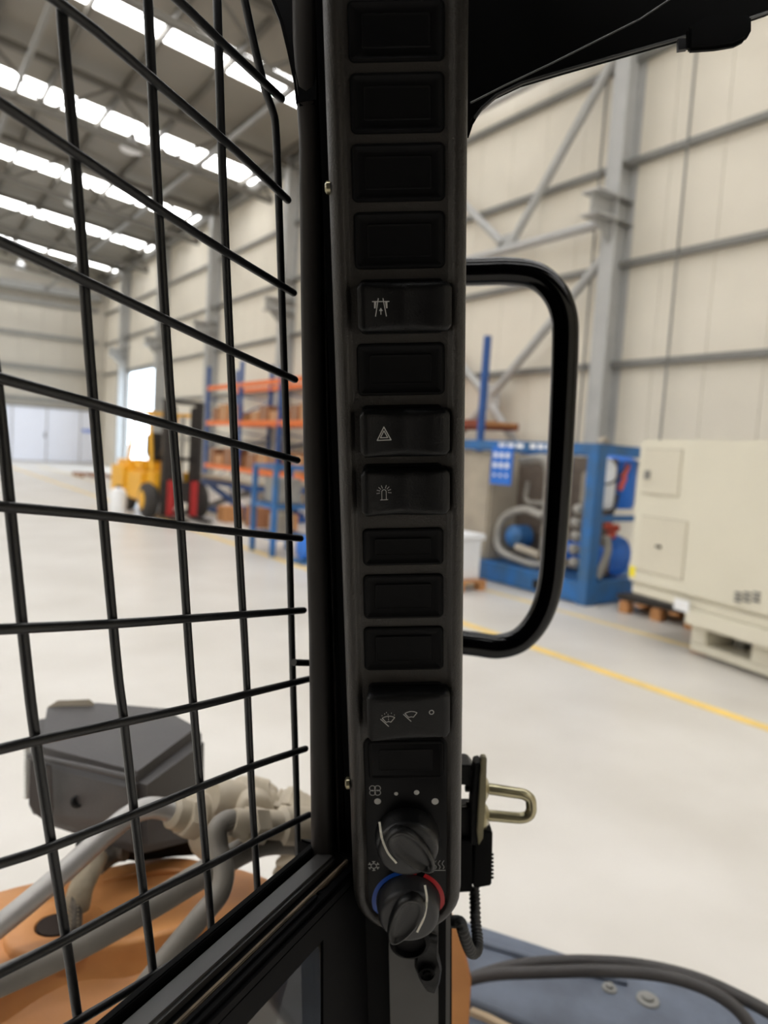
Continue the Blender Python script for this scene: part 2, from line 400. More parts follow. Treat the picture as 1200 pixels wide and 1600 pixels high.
# --- forklift, facing the camera side of the hall
fx, fy = 5.02, 14.35
fk = empty('forklift', (fx, fy+1.2, 0), 'yellow counterbalance forklift with a black mast in front of the rack', 'forklift')
B = lambda name, mm, *b, **k: child_box(name, M[mm], fk, fx+b[0], fx+b[1], fy+b[2], fy+b[3], b[4], b[5], **k)
for sx in (-1, 1):
    MB().box(fx+sx*.33-.07, fx+sx*.33+.07, fy-.05, fy+.13, .08, 2.42).build('mast_rail', M['dark'], fk, bevel=.01)
    MB().box(fx+sx*.2-.045, fx+sx*.2+.045, fy-.02, fy+.08, .1, 2.3).build('inner_mast_rail', M['dark'], fk, bevel=.01)
    c = Vector((fx+sx*.53, fy+.42, .36))
    wh = MB().lathe(c-Vector((.14, 0, 0)), (1, 0, 0), [(.12, .0), (.26, .0), (.34, .03), (.36, .08), (.36, .2), (.34, .25), (.26, .28), (.12, .28)], 28).build('front_wheel', M['tyre'], fk)
    MB().lathe(c-Vector((.16, 0, 0)), (1, 0, 0), [(.17, 0), (.19, .01), (.19, .31), (.17, .32)], 20).build('wheel_rim', M['flyellow'], wh)
    c = Vector((fx+sx*.45, fy+2.05, .28))
    MB().lathe(c-Vector((.1, 0, 0)), (1, 0, 0), [(.1, 0), (.24, 0), (.28, .04), (.28, .16), (.24, .2), (.1, .2)], 24).build('rear_wheel', M['tyre'], fk)
    MB().box(fx+sx*.24-.07, fx+sx*.24+.07, fy-.12, fy-.05, .06, .8).build('fork_shank', M['red'], fk, bevel=.01)
    MB().box(fx+sx*.24-.07, fx+sx*.24+.07, fy-1.0, fy-.1, .04, .09).build('fork', M['dark'], fk, bevel=.01)
for z in (.1, 1.2, 2.34): B('mast_crossbar', 'dark', -.4, .4, -.02, .1, z, z+.08, bevel=.01)
B('fork_carriage', 'dark', -.45, .45, -.06, -.02, .35, .78, bevel=.01)
MB().tube([(fx, fy+.06, .1), (fx, fy+.06, 2.1)], .05, 12).build('lift_cylinder', M['pipe'], fk)
B('chassis', 'flyellow', -.6, .55, .7, 1.9, .3, .92, bevel=.05)
B('floor_plate', 'flyellow', -.5, .5, .22, .75, .5, .95, bevel=.04)
B('counterweight', 'flyellow', -.66, .6, 1.75, 3.0, .22, 1.12, bevel=.14, seg=4)
B('engine_hood', 'flyellow', -.45, .45, 1.2, 1.95, .9, 1.15, bevel=.05)
B('seat', 'seat', -.25, .25, 1.15, 1.65, 1.15, 1.28, bevel=.04); B('seat_back', 'seat', -.25, .25, 1.6, 1.74, 1.2, 1.75, bevel=.05)
for sx in (-1, 1):
    MB().tube([(fx+sx*.5, fy+.35, .9), (fx+sx*.46, fy+.75, 2.15)], .04, 8).build('guard_post', M['flyellow'], fk)
    MB().tube([(fx+sx*.5, fy+2.1, 1.0), (fx+sx*.46, fy+1.8, 2.15)], .045, 8).build('guard_post', M['flyellow'], fk)
gd = MB().box(fx-.5, fx-.42, fy+.7, fy+1.85, 2.12, 2.2).box(fx+.42, fx+.5, fy+.7, fy+1.85, 2.12, 2.2)
for k in range(7): gd.box(fx-.45, fx+.45, fy+.72+k*.18, fy+.76+k*.18, 2.13, 2.18)
gd.build('overhead_guard', M['flyellow'], fk, smooth=0)
MB().tube([(fx-.05, fy+.5, 1.0), (fx-.05, fy+.85, 1.35)], .025, 8).lathe((fx-.05, fy+.84, 1.34), (0, .6, .8), [(.15, 0), (.18, .01), (.18, .03), (.15, .04)], 20).build('steering_wheel', M['seat'], fk)
# --- objects near the forklift
c = onZ(184, 806)
t = empty('plastic_canister', c, 'white plastic canister on the floor left of the forklift tyre', 'canister')
MB().lathe(c, (0, 0, 1), [(.14, 0), (.16, .02), (.16, .48), (.12, .55), (.05, .58)], 16).build('body', M['white'], t); MB().lathe(c+Vector((0, 0, .58)), (0, 0, 1), [(.05, 0), (.05, .05)], 12).build('cap', M['dark'], t)
def pallet(cx, cy, L, W_, label, mm='wood', boards=5, name='wooden_pallet', z0=0., ax=None):
    ax = Vector(ax or (0, 1, 0)); ay = Vector((-ax.y, ax.x, 0)); c0 = Vector((cx, cy, z0))
    t = empty(name, c0, label, 'pallet')
    for s_ in (-1, 0, 1):
        for q in (-1, 0, 1): MB().obox(c0+ax*(q*(L/2-.06))+ay*(s_*(W_/2-.05))+Vector((0, 0, .05)), ax*.06, ay*.05, (0, 0, .05)).build('block', M[mm], t, smooth=0)
    for k in range(boards): MB().obox(c0+ax*(-L/2+.05+k*(L-.1)/(boards-1))+Vector((0, 0, .115)), ax*.05, ay*W_/2, (0, 0, .012)).build('board', M[mm], t, smooth=0)
    return t
c = onZ(143, 745)
pallet(c.x, c.y, 1.5, 1.1, 'low dark pallet lying on the floor by the far folding door', 'cartond')
# scissor lift table
sx0, sy0 = 6.9, 15.0
st = empty('lift_table', (sx0, sy0, 0), 'dark blue scissor lift table with a tan top right of the forklift', 'lift table')
C_ = lambda name, mm, *b, **k: child_box(name, M[mm], st, sx0+b[0], sx0+b[1], sy0+b[2], sy0+b[3], b[4], b[5], **k)
C_('table_top', 'tank', -.7, .7, -1.5, 1.5, .78, .86, bevel=.01); C_('top_frame', 'rackblue', -.66, .66, -1.45, 1.45, .66, .78, smooth=0)
for xx in (-.6, .6):
    MB().bar((sx0+xx, sy0-1.35, .12), (sx0+xx, sy0+1.3, .7), .07, .12).build('scissor_arm', M['rackblue'], st, smooth=0)
    MB().bar((sx0+xx*.88, sy0-1.35, .7), (sx0+xx*.88, sy0+1.3, .12), .07, .12).build('scissor_arm', M['girt'], st, smooth=0)
C_('base_frame', 'rackblue', -.66, .66, -1.45, 1.45, .02, .1, smooth=0)
for i, (x, y, s_) in enumerate(((6.2, 13.0, .5), (6.35, 12.35, .42), (5.95, 14.0, .4))):
    tag(origin_at(MB().box(x-s_/2, x+s_/2, y-s_/2, y+s_/2, .0, s_*.8).build('wooden_crate', M['wood' if i else 'cartond'], None, bevel=.01), (x, y, 0)), ('dark brown crate on the floor before the lift table', 'small light brown crate on the floor before the lift table', 'light brown crate beside the forklift mast')[i], 'crate')
# blue stand
bs = Vector((4.98, 9.75, 0))
t = empty('steel_stand', bs, 'light blue steel trolley frame with grey fittings, seen through the grille by the cab post', 'stand')
for ax_ in (-.3, .3):
    for ay_ in (-.35, .35): MB().box(bs.x+ax_-.035, bs.x+ax_+.035, bs.y+ay_-.035, bs.y+ay_+.035, 0, 1.32).build('leg', M['skblue'], t, smooth=0)
for z in (.25, .7, 1.28):
    MB().box(bs.x-.3, bs.x+.3, bs.y-.38, bs.y-.32, z, z+.06).box(bs.x-.3, bs.x+.3, bs.y+.32, bs.y+.38, z, z+.06).box(bs.x-.33, bs.x-.27, bs.y-.35, bs.y+.35, z, z+.06).box(bs.x+.27, bs.x+.33, bs.y-.35, bs.y+.35, z, z+.06).build('crossbar', M['skblue'], t, smooth=0)
MB().lathe((bs.x, bs.y, .3), (0, 0, 1), [(.16, 0), (.18, .05), (.18, .3), (.1, .38)], 16).build('gas_bottle', M['tank'], t)
MB().box(bs.x-.2, bs.x+.2, bs.y-.25, bs.y+.25, .77, 1.15).build('valve_block', M['pipe'], t, bevel=.03)
bs2 = onZ(468, 872); bs2.y -= .45
t = empty('blue_pump_unit', bs2, 'small bright blue pump on the floor by the cab post', 'pump')
MB().lathe(bs2+Vector((-.25, 0, .22)), (1, 0, 0), [(.1, 0), (.16, .02), (.16, .3), (.1, .5)], 16).build('motor', M['skblue2'], t); MB().box(bs2.x-.3, bs2.x+.3, bs2.y-.15, bs2.y+.15, 0, .06).build('foot', M['skblue'], t); MB().box(bs2.x-.1, bs2.x+.1, bs2.y-.1, bs2.y+.1, .35, .6).build('terminal_box', M['tank'], t, bevel=.02)
# --- blue compressor skid
x0, x1, y0, y1, zt = 6.63, 8.5, 5.28, 8.1, 1.87
sk = empty('compressor_skid', (x0, y0, 0), 'blue steel frame full of pipes and tanks standing by the cream machine', 'machine')
D = lambda name, mm, *b, **k: child_box(name, M[mm], sk, *b, **k)
for (x, y) in ((x0, y0), (x1-.14, y0), (x0, y1-.14), (x1-.14, y1-.14)): D('corner_post', 'skblue', x, x+.17, y, y+.15, 0, zt, bevel=.006)
for b in ((x0, x0+.1, y0+.15, y1-.14), (x1-.1, x1, y0+.15, y1-.14)):
    D('top_beam', 'skblue', *b, zt-.11, zt, smooth=0)
    D('base_beam', 'skblue', *b, .02, .26, smooth=0)
for b in ((x0+.17, x1-.14, y0, y0+.1), (x0+.17, x1-.14, y1-.1, y1)):
    D('top_beam', 'skblue', *b, zt-.12, zt, smooth=0); D('base_beam', 'skblue', *b, .02, .28, smooth=0)
D('mid_rail', 'skblue', x0+.17, x1-.14, y0+.02, y0+.07, .98, 1.05, smooth=0)
D('deck', 'skblue', x0+.1, x1-.1, y0+.1, y1-.1, .2, .25, smooth=0)
for y in (5.95, 7.2): D('fork_pocket_shade', 'black', x0-.004, x0+.02, y, y+.16, .06, .17, smooth=0)  # black slabs on the beam face; pocket shade is in their colour
D('tank_cabinet', 'tank', x0+.1, x0+.7, 7.1, 7.95, .25, 1.72, bevel=.03)
D('back_plate', 'brownplate', x0+.62, x0+.66, 5.5, 7.1, .3, 1.72, smooth=0)
D('side_column', 'skblue', x0+.03, x0+.13, 5.75, 5.84, .25, zt-.1, smooth=0)
pn = D('gauge_panel', 'skblue2', x0-.03, x0-.005, 6.6, 6.98, 1.30, 1.79, bevel=.004)
g = MB()
for r in range(3):
    for c_ in range(3):
        cc = Vector((x0-.03, 6.68+c_*.11, 1.68-r*.13)); g.lathe(cc, (-1, 0, 0), [(.036, 0), (.036, .008)] if r < 2 else [(.02, 0), (.02, .008)], 14)
g.build('gauge_faces', M['white'], pn)
lt = MB()
for k in range(3): lt.box(x0-.003, x0, 6.45+k*.16, 6.57+k*.16, zt-.085, zt-.03)
for k in range(3): lt.box(x0-.003, x0, 5.98+k*.13, 6.07+k*.13, zt-.085, zt-.03)
lt.build('nameplate_lettering', M['white'], sk, smooth=0)
X_ = x0+.3
def pipe(pts, r, mm='pipe', name='pipe', par=None, k=5, n=12): return MB().tube(pts, r, n, smooth=k).build(name, M[mm], par or sk)
pipe([(X_, 6.75, 1.62), (X_, 6.4, 1.66), (X_, 6.26, 1.5), (X_, 6.25, 1.0), (X_, 6.25, .9)], .06)
pipe([(X_, 6.25, .95), (X_, 6.25, .5)], .045)
pipe([(X_-.1, 6.2, .95), (X_-.1, 6.55, 1.0), (X_-.1, 6.9, .85), (X_-.1, 7.0, .6), (X_-.1, 6.9, .4), (X_-.1, 6.55, .33), (X_-.1, 6.25, .32), (X_-.1, 6.1, .4), (X_-.1, 6.05, .55)], .05)
pipe([(X_-.12, 6.6, .5), (X_-.12, 6.2, .45)], .05, 'tank')
pipe([(X_+.1, 6.7, 1.35), (X_+.1, 6.7, 1.1), (X_+.1, 6.35, 1.1)], .03)
MB().lathe((X_-.1, 6.75, .62), (-1, 0, 0), [(.03, -.3), (.15, -.28), (.15, -.05), (.1, 0), (.03, .02)], 20).build('motor', M['skblue'], sk)
for k in range(5): MB().lathe((X_-.15, 5.62+.02*(k % 2), .45+k*.16), (-1, 0, .2), [(.05, -.1), (.07, 0), (.05, .05), (.02, .07)], 12).build('valve', M['pipe'], sk)
MB().tube([(X_, 5.6, .35), (X_, 5.6, 1.3)], .05, 10).build('manifold', M['tank'], sk)
MB().box(X_-.05, X_+.1, 5.5, 5.72, 1.1, 1.55).build('filter_housing', M['tank'], sk, bevel=.03)
MB().lathe((x0+.45, y0+.25, 1.12), (0, 0, 1), [(.05, -.02), (.12, .0), (.14, .05), (.14, .5), (.06, .6)], 16).build('white_vessel', M['white'], sk)
MB().lathe((x0+.85, y0+.35, 1.1), (0, 0, 1), [(.05, 0), (.2, .02), (.22, .08), (.22, .6), (.1, .68)], 20).build('blue_vessel', M['skblue2'], sk)
MB().lathe((x0+.85, y0+.2, .52), (0, 1, 0), [(.1, 0), (.24, .03), (.26, .1), (.26, .8), (.1, .9)], 24).build('receiver_tank', M['skblue2'], sk)
for (px_, pz_) in ((.55, .9), (.68, .88), (.62, .8)): MB().lathe((x0+px_, y0+.2, pz_), (0, -1, .1), [(.03, -.05), (.05, 0), (.05, .03), (.02, .06)], 12).build('red_valve', M['valve'], sk)
for (px_, pz_) in ((.64, 1.5), (.6, 1.35)): MB().tube([(x0+px_, y0+.12, pz_), (x0+px_+.08, y0+.12, pz_+.15)], .03, 8).build('red_valve', M['valve'], sk)
pipe([(x0+.2, y0+.1, 1.4), (x0+.4, y0+.06, 1.45), (x0+.7, y0+.1, 1.66)], .012, 'seat', 'hose')
pipe([(x0+.3, y0+.1, .3), (x0+.42, y0+.08, .6), (x0+.4, y0+.1, .8)], .045, 'pipe')
pipe([(x0+.25, y0+.1, 1.0), (x0+.45, y0+.08, 1.1), (x0+.55, y0+.1, 1.3)], .02, 'seat', 'hose')
MB().tube([(x0+.05, y0+.05, zt), (x0+.12, y0+.04, zt+.06), (x0+.2, y0+.04, zt+.02)], .03, 10, smooth=4).build('lifting_eye', M['tank'], sk)
# small crate on a pallet beside it
pc = onZ(742, 932)
pallet(5.72, 6.85, .9, .8, 'wooden pallet under the small pale ribbed crate, beside the blue skid')
t = empty('ribbed_crate', (5.75, 6.9, .127), 'small pale grey ribbed plastic crate on a pallet beside the blue skid', 'crate')
MB().box(5.4, 6.1, 6.5, 7.25, .127, .66).build('shell', M['white'], t, bevel=.02)
for k in range(6): MB().box(5.385, 5.4, 6.55+k*.12, 6.58+k*.12, .16, .62).build('rib', M['tank'], t, smooth=0)
MB().box(5.37, 6.13, 6.47, 7.28, .62, .69).build('lid', M['white'], t, bevel=.01)
# --- cream machine at right
g0, g1 = onZ(1076, 1020), onZ(1200, 1064)
dd = (g0-g1).normalized(); nn = Vector((-dd.y, dd.x, 0))            # nn points to the camera side
if nn.dot(CAMPOS-g0) < 0: nn = -nn
pp = g0+nn*.12
cL = onPl(980, 907, pp, nn); cT = onPl(1004, 687, pp, nn); cB = onPl(980, 927, pp, nn)
zb, ztp = cL.z, cT.z
ori = Vector((cL.x, cL.y, 0))
def Q(s_, h, d=0): return ori - dd*s_ + nn*d + Vector((0, 0, h))     # s along the front from the far corner, h height, d out of the front
cm = empty('machine_tool', Q(1.5, 0, -.6), 'large cream machine enclosure raised on a frame, blank side with hatches', 'machine')
def qbox(name, mm, s0, s1, h0, h1, d0, d1, par=None, **k):
    b = MB().hull([[Q(s0, h, d0), Q(s1, h, d0), Q(s1, h, d1), Q(s0, h, d1)] for h in (h0, h1)])
    return b.build(name, M[mm], par or cm, **k)
qbox('enclosure', 'cream', 0, 4.2, zb, ztp, -1.9, 0, bevel=.02)
qbox('lower_lip', 'cream', .03, 4.2, zb-.11, zb-.006, -1.88, -.03, bevel=.015)
qbox('skirt', 'cream', .75, 4.2, zb-.24, zb-.1, -1.7, .02, bevel=.015)
h_ = onPl(1040, 715, pp, nn)
def sh(px, py): q = onPl(px, py, pp, nn); return (ori-Vector((q.x, q.y, 0))).dot(dd), q.z
def hatch(pts, handle):
    (s0, h0), (s1, h1) = sh(*pts[0]), sh(*pts[1])
    qbox('hatch_gap', 'seam', s0-.008, s1+.008, h1-.008, h0+.008, -.01, .002)
    d = qbox('hatch_door', 'cream2', s0, s1, h1, h0, -.01, .014, bevel=.004)
    s2, h2 = sh(*handle)
    qbox('hatch_latch', 'dark' if handle[0] > 1020 else 'girt', s2-.03, s2+.03, h2-.012 if handle[0] > 1020 else h2-.04, h2+.012 if handle[0] > 1020 else h2+.04, .014, .03, d)
hatch(((1009, 702), (1060, 776)), (1014, 742))
hatch(((1004, 806), (1066, 906)), (1031, 854))
s2, h2 = sh(988, 893); qbox('warning_sticker', 'sticker', s2-.04, s2+.04, h2-.05, h2+.05, 0, .003)
for a, b in ((1147, 1158), (1161, 1172), (1176, 1187)):
    s0, h0 = sh(a, 922); s1, h1 = sh(b, 942); k = MB()
    for i in range(3): k.hull([[Q(s0+(s1-s0)*.2, z_, .0), Q(s1, z_, .0), Q(s1, z_, .012), Q(s0+(s1-s0)*.2, z_, .012)] for z_ in (h1+(h0-h1)*i*.36, h1+(h0-h1)*i*.36+.018)])
    k.build('vent_slots', M['girt'], cm, smooth=0)
s2, h2 = sh(1070, 946); qbox('white_tag', 'white', s2-.1, s2+.07, h2-.05, h2+.05, .02, .026)
sA = (ori-Vector((g0.x, g0.y, 0))).dot(dd)
qbox('base_frame', 'cream', sA, 4.2, .03, .11, -1.5, -.12, bevel=.01)
for a in (0, .62, 1.7): qbox('base_post', 'cream', sA+a, sA+a+(.17 if a == 0 else .28), .1, zb-.2, -1.5, -.12, bevel=.01)
qbox('underside_shade', 'black', sA+.1, 4.1, .12, zb-.2, -1.2, -.5, smooth=0)  # solid black block; shade under the machine put into its colour
for k in range(3): MB().tube([Q(sA+.95+k*.05, .18+.04*k, -.35), Q(sA+1.1+k*.08, .34, -.3), Q(sA+1.5, .2+.03*k, -.35)], .02, 8, smooth=4).build('cable_loop', M['seat'], cm)
MB().tube([Q(sA+.3, .1, -.4), Q(sA+.3, zb-.2, -.4)], .06, 12).build('drain_pipe', M['girt'], cm)
qbox('levelling_foot', 'wood', sA-.06, sA+.12, 0, .06, -.5, -.2)
pa0, pa1 = onZ(972, 957), onZ(1078, 984)
pdir = (pa1-pa0).normalized(); pmid = (pa0+pa1)/2 + Vector((pdir.y, -pdir.x, 0))*(.45 if Vector((pdir.y, -pdir.x, 0)).x > 0 else -.45)
pallet(pmid.x, pmid.y, (pa1-pa0).length+.1, .9, 'dark wooden pallet under the far end of the cream machine', 'wood', ax=pdir)
qq = Vector((pmid.x, pmid.y, .13))
tag(origin_at(MB().obox(qq+Vector((0, 0, .03)), pdir*.55, Vector((-pdir.y, pdir.x, 0))*.4, (0, 0, .03)).build('steel_sheet_stack', M['dark'], None, bevel=.01), qq), 'dark steel sheet on the pallet under the cream machine', 'steel sheet')

# ================================================================ THE CAB
zz = lambda y: 56/(153.3-.0294*y)
xc = lambda y: 618.5+.0129*y
A_, B_ = P(xc(0), 0, zz(0)), P(xc(1400), 1400, zz(1400))
V = (A_-B_).normalized(); U = (cR-V*cR.dot(V)).normalized(); N = U.cross(V)
if N.dot(CAMPOS-A_) < 0: N = -N
O = P(xc(600), 600, zz(600))
def L(u, v, n=0): return O + U*(u/1000) + V*(v/1000) + N*(n/1000)
def UV(x, y, n=0):
    d = ray(x, y); o = O+N*(n/1000); q = CAMPOS+d*((o-CAMPOS).dot(N)/d.dot(N))-o
    return q.dot(U)*1000, q.dot(V)*1000
def rrect(u0, u1, v0, v1, r, k=5, rb=None):
    out = []
    for (cu, cv, a0, rr_) in ((u1, v1, 0, r), (u0, v1, 90, r), (u0, v0, 180, rb or r), (u1, v0, 270, rb or r)):
        su, sv = (1 if cu == u1 else -1), (1 if cv == v1 else -1)
        for i in range(k+1):
            a = math.radians(a0+90*i/k); out.append((cu-su*rr_+rr_*math.cos(a), cv-sv*rr_+rr_*math.sin(a)))
    return out
def loft(u0, u1, v0, v1, rings, r, k=5, rb=None):
    """rings: (inset, n) -> a stack of rounded rectangles on the console face"""
    b = MB(); b.hull([[L(a, c, nn_) for a, c in rrect(u0+i, u1-i, v0+i, v1-i, max(r-i, .3), k, max((rb or r)-i, .3))] for i, nn_ in rings]); return b

con = empty('switch_console', L(0, -100, 0), 'tall dark grey switch console running up the cab post, rockers over two round knobs', 'console')
VB = UV(640, 1462)[1]
ring = [(0, -34), (0, -9), (1.0, -4), (3, -1), (5.0, 0), (7.5, 0), (9.0, -1.2), (10.2, -3.2), (11, -3.4)]
loft(-38, 38, VB, 330, ring, 6, 8, rb=34).build('housing', M['console'], con, smooth=60)
# recessed darker climate panel at the bottom
u0, v1 = UV(571, 1152, -3); u1, _ = UV(702, 1152, -3)
pan = loft(-27.5, 27.5, VB+8, v1, [(0, -4), (0, -2.9), (.8, -2.6)], 6, 8, rb=27).build('climate_panel', M['gloss'], con)
# blank covers
for (l, r, t, b) in ((543, 695, -3, 96), (547, 695, 112, 208), (549, 696, 223, 315), (553, 696, 330, 420), (558, 695, 536, 618), (567, 693, 826, 884), (568, 693, 898, 967), (569, 693, 980, 1048), (575, 700, 1158, 1218)):
    a0, a1 = UV((l), (t+b)/2, -2)[0], UV(r, (t+b)/2, -2)[0]; b1, b0 = UV(620, t, -2)[1], UV(620, b, -2)[1]
    a0, a1 = max(a0, -26.6), min(a1, 25.6)
    bc = loft(a0, a1, b0, b1, [(0, -4), (0, -2.8), (.6, -1.9), (1.6, -1.7), (3.0, -2.7), (4.6, -3.1), (6.6, -3.1)], 3.2, 5).build('blank_cover', M['plastm'], con)
    loft(a0+7.2, a1-7.2, b0+6.4, b1-6.2, [(0, -3.6), (0, -2.4), (.5, -2.0), (1.2, -2.2), (1.6, -2.25)], 1.4, 4).build('center_plate', M['plastm'], bc)
# printed strokes
def strokes(lines, w, host, name, mm, nfun, closed=()):
    b = MB()
    for ln in lines:
        for p, q in zip(ln, ln[1:]):
            p_, q_ = Vector(p), Vector(q); d = (q_-p_)
            if d.length < 1e-4: continue
            t = Vector((-d.y, d.x)).normalized()*w/2; e = d.normalized()*w*.3
            c = [p_-e+t, q_+e+t, q_+e-t, p_-e-t]
            b.hull([[L(x.x, x.y, nfun(x.x, x.y)+k) for x in c] for k in (.02, .10)])
    return b.build(name, M[mm], host, smooth=0)
def arc(c, r, a0, a1, k=12, sy=1): return [(c[0]+r*math.cos(math.radians(a0+(a1-a0)*i/k)), c[1]+sy*r*math.sin(math.radians(a0+(a1-a0)*i/k))) for i in range(k+1)]
# rockers: extruded profile across the console
def rocker(px, prof, icon=None, name='rocker_switch', tilt=0):
    l, r, t, b = px; n0 = 5
    a0, a1 = UV(l, (t+b)/2, n0)[0], UV(r, (t+b)/2, n0)[0]; b1, b0 = UV(630, t, n0)[1], UV(630, b, n0)[1]
    base = loft(a0+1, a1-4, b0-1, b1+2, [(0, -4), (0, -2.4), (.7, -1.8), (2.2, -2.2)], 3, 4).build(name, M['plastm'], con)
    K = 22; f = []
    for i in range(K+1):
        s_ = i/K; f.append((a0+(a1-a0)*s_, prof(s_)))
    rows = []
    b_ = MB(); n_rings = [(0, 1.0, -3), (.0, 1.0, .35), (.5, 1.0, .7), (1.2, 1.0, .93), (2.2, 1.0, 1.0)]
    rings = []
    for v_, ins, sc in [(b0, 0, 0.0)]: pass
    # grid surface: across (u) and along (v) with rounded long edges
    J = 16; rows = []
    for j in range(J+1):
        q = j/J; hv = (b1-b0)/2; vm = (b0+b1)/2; rw = []
        for i, (u_, n_) in enumerate(f):
            s_ = i/K; en = min(i, K-i)*(a1-a0)/K                       # distance from the end
            sh_ = hv - 2.6*(1-min(1, en/3.2))**2                         # rounded corners in plan
            t_ = (q-.5)*2; tt = math.copysign(abs(t_)**.72, t_)
            e = hv*(1-abs(tt)); wd = 1.6+3.2*math.sin(math.pi*s_)**2
            drop = 3.0*(1-min(1, e/wd))**2 + 2.0*(1-min(1, en/2.2))**2
            rw.append(L(u_, vm+tt*sh_, n_-drop))
        rows.append(rw)
    bm = b_.bm
    top = [[bm.verts.new(p) for p in rw] for rw in rows]
    lo = [[bm.verts.new(L(f[i][0]+(1.5 if i == 0 else -1.5 if i == K else 0), b0+(b1-b0)*j/J, -3)) for i in range(K+1)] for j in range(J+1)]
    for j in range(J):
        for i in range(K): bm.faces.new((top[j][i], top[j][i+1], top[j+1][i+1], top[j+1][i]))
    rim = [(0, i) for i in range(K+1)] + [(j, K) for j in range(1, J+1)] + [(J, i) for i in range(K-1, -1, -1)] + [(j, 0) for j in range(J-1, 0, -1)]
    for a, c in zip(rim, rim[1:]+rim[:1]): bm.faces.new((top[a[0]][a[1]], top[c[0]][c[1]], lo[c[0]][c[1]], lo[a[0]][a[1]]))
    rk_ = b_.build('rocker_cap', M['plast'], base, smooth=50)
    nf = lambda u, v: prof(min(1, max(0, (u-a0)/(a1-a0))))
    if icon: icon(base, nf)
    return base
prof_ = lambda s_: 9.2-4.2*math.sin(math.pi/2*s_/.48) if s_ < .48 else 5.0+.9*(s_-.48)/.07 if s_ < .55 else 5.9+1.5*math.sin(math.pi*(s_-.55)/.45)
def icon_filter(h, nf):
    c = UV(595, 480, 6); k = 1.0
    T = lambda pts: [(c[0]+x*k, c[1]+y*k) for x, y in pts]
    strokes([T([(-4.6, 3.0), (4.6, 3.0)]), T([(-1.3, 4.6), (-3.0, -4.8)]), T([(1.3, 4.6), (3.0, -4.8)]), T([(0, -3.8), (0, -1.5)])], .5, h, 'road_symbol', 'print', nf)
    b = MB()
    for pts in ([(-3.7, 2.8), (-2.4, 2.8), (-2.9, -.6), (-3.7, -.6)], [(3.7, 2.8), (2.4, 2.8), (2.9, -.6), (3.7, -.6)], [(-1.1, -2.0), (1.1, -2.0), (0, -.3)]):
        b.hull([[L(x, y, nf(x, y)+e) for x, y in T(pts)] for e in (.02, .1)])
    b.build('road_symbol', M['print'], h, smooth=0)
def icon_hazard(h, nf):
    c = UV(600, 678, 6); T = lambda s_: [(c[0]+x*s_, c[1]-.6+y*s_) for x, y in ((-1, -.75), (1, -.75), (0, 1.15), (-1, -.75))]
    strokes([T(4.0)], .55, h, 'hazard_symbol', 'print', nf); strokes([T(2.1)], .5, h, 'hazard_symbol', 'print', nf)
def icon_beacon(h, nf):
    c = UV(600, 771, 6); T = lambda pts: [(c[0]+x, c[1]+y) for x, y in pts]
    ln = [T([(-2.2, -3.8), (2.2, -3.8)]), T([(-1.3, -3.6), (-1.3, 1.0)] + arc((0, 1.0), 1.3, 180, 0, 8) + [(1.3, -3.6)])]
    for a in (20, 45, 70, 110, 135, 160, -8, 188):
        ca, sa = math.cos(math.radians(a)), math.sin(math.radians(a)); ln.append(T([(2.5*ca, .8+2.5*sa), (3.4*ca, .8+3.4*sa)])); ln.append(T([(3.7*ca, .8+3.7*sa), (4.3*ca, .8+4.3*sa)]))
    strokes(ln, .34, h, 'beacon_symbol', 'print', nf)
def wiper(c, r): 
    return [arc((c[0], c[1]-2.2*r), 4.6*r, 55, 125, 10), arc((c[0], c[1]-2.2*r), 2.0*r, 60, 120, 6),
            [(c[0]-4.6*r*math.cos(math.radians(55)), c[1]-2.2*r+4.6*r*math.sin(math.radians(55))), (c[0]-2.0*r*.5, c[1]-2.2*r+2.0*r*.87)],
            [(c[0]+4.6*r*math.cos(math.radians(55)), c[1]-2.2*r+4.6*r*math.sin(math.radians(55))), (c[0]+2.0*r*.5, c[1]-2.2*r+2.0*r*.87)],
            [(c[0]-3.3*r, c[1]+1.2*r), (c[0], c[1]-2.4*r)]]
def icon_wipe(h, nf):
    c1, c2, c3 = UV(607, 1122, 7), UV(642, 1116, 7), UV(674, 1111, 7)
    drops = [[(c1[0]+x, c1[1]+y), (c1[0]+x, c1[1]+y+.35)] for x, y in ((-4, 4.0), (-2.4, 5.2), (-.2, 4.6), (1.9, 5.4), (3.8, 4.0), (-1.2, 6.0), (0, 2.6), (0, 1.2), (0, -.2))]
    strokes(wiper(c1, 1.5)+drops, .42, h, 'washer_symbol', 'print', nf); strokes(wiper(c2, 1.45), .42, h, 'wiper_symbol', 'print', nf)
    strokes([arc(c3, 1.4, 0, 360, 16)], .55, h, 'off_symbol', 'print', nf)
r_ = rocker((559, 706, 440, 519), prof_, icon_filter); r_['label'] = 'rocker switch with the road symbol'
r_ = rocker((563, 703, 640, 714), prof_, icon_hazard); r_['label'] = 'rocker switch with the triangle symbol'
r_ = rocker((565, 703, 733, 806), prof_, icon_beacon); r_['label'] = 'rocker switch with the beacon symbol'
profw = lambda s_: 12-4.5*s_
r_ = rocker((574, 703, 1080, 1152), profw, icon_wipe); r_['label'] = 'long rocker switch with wiper symbols'
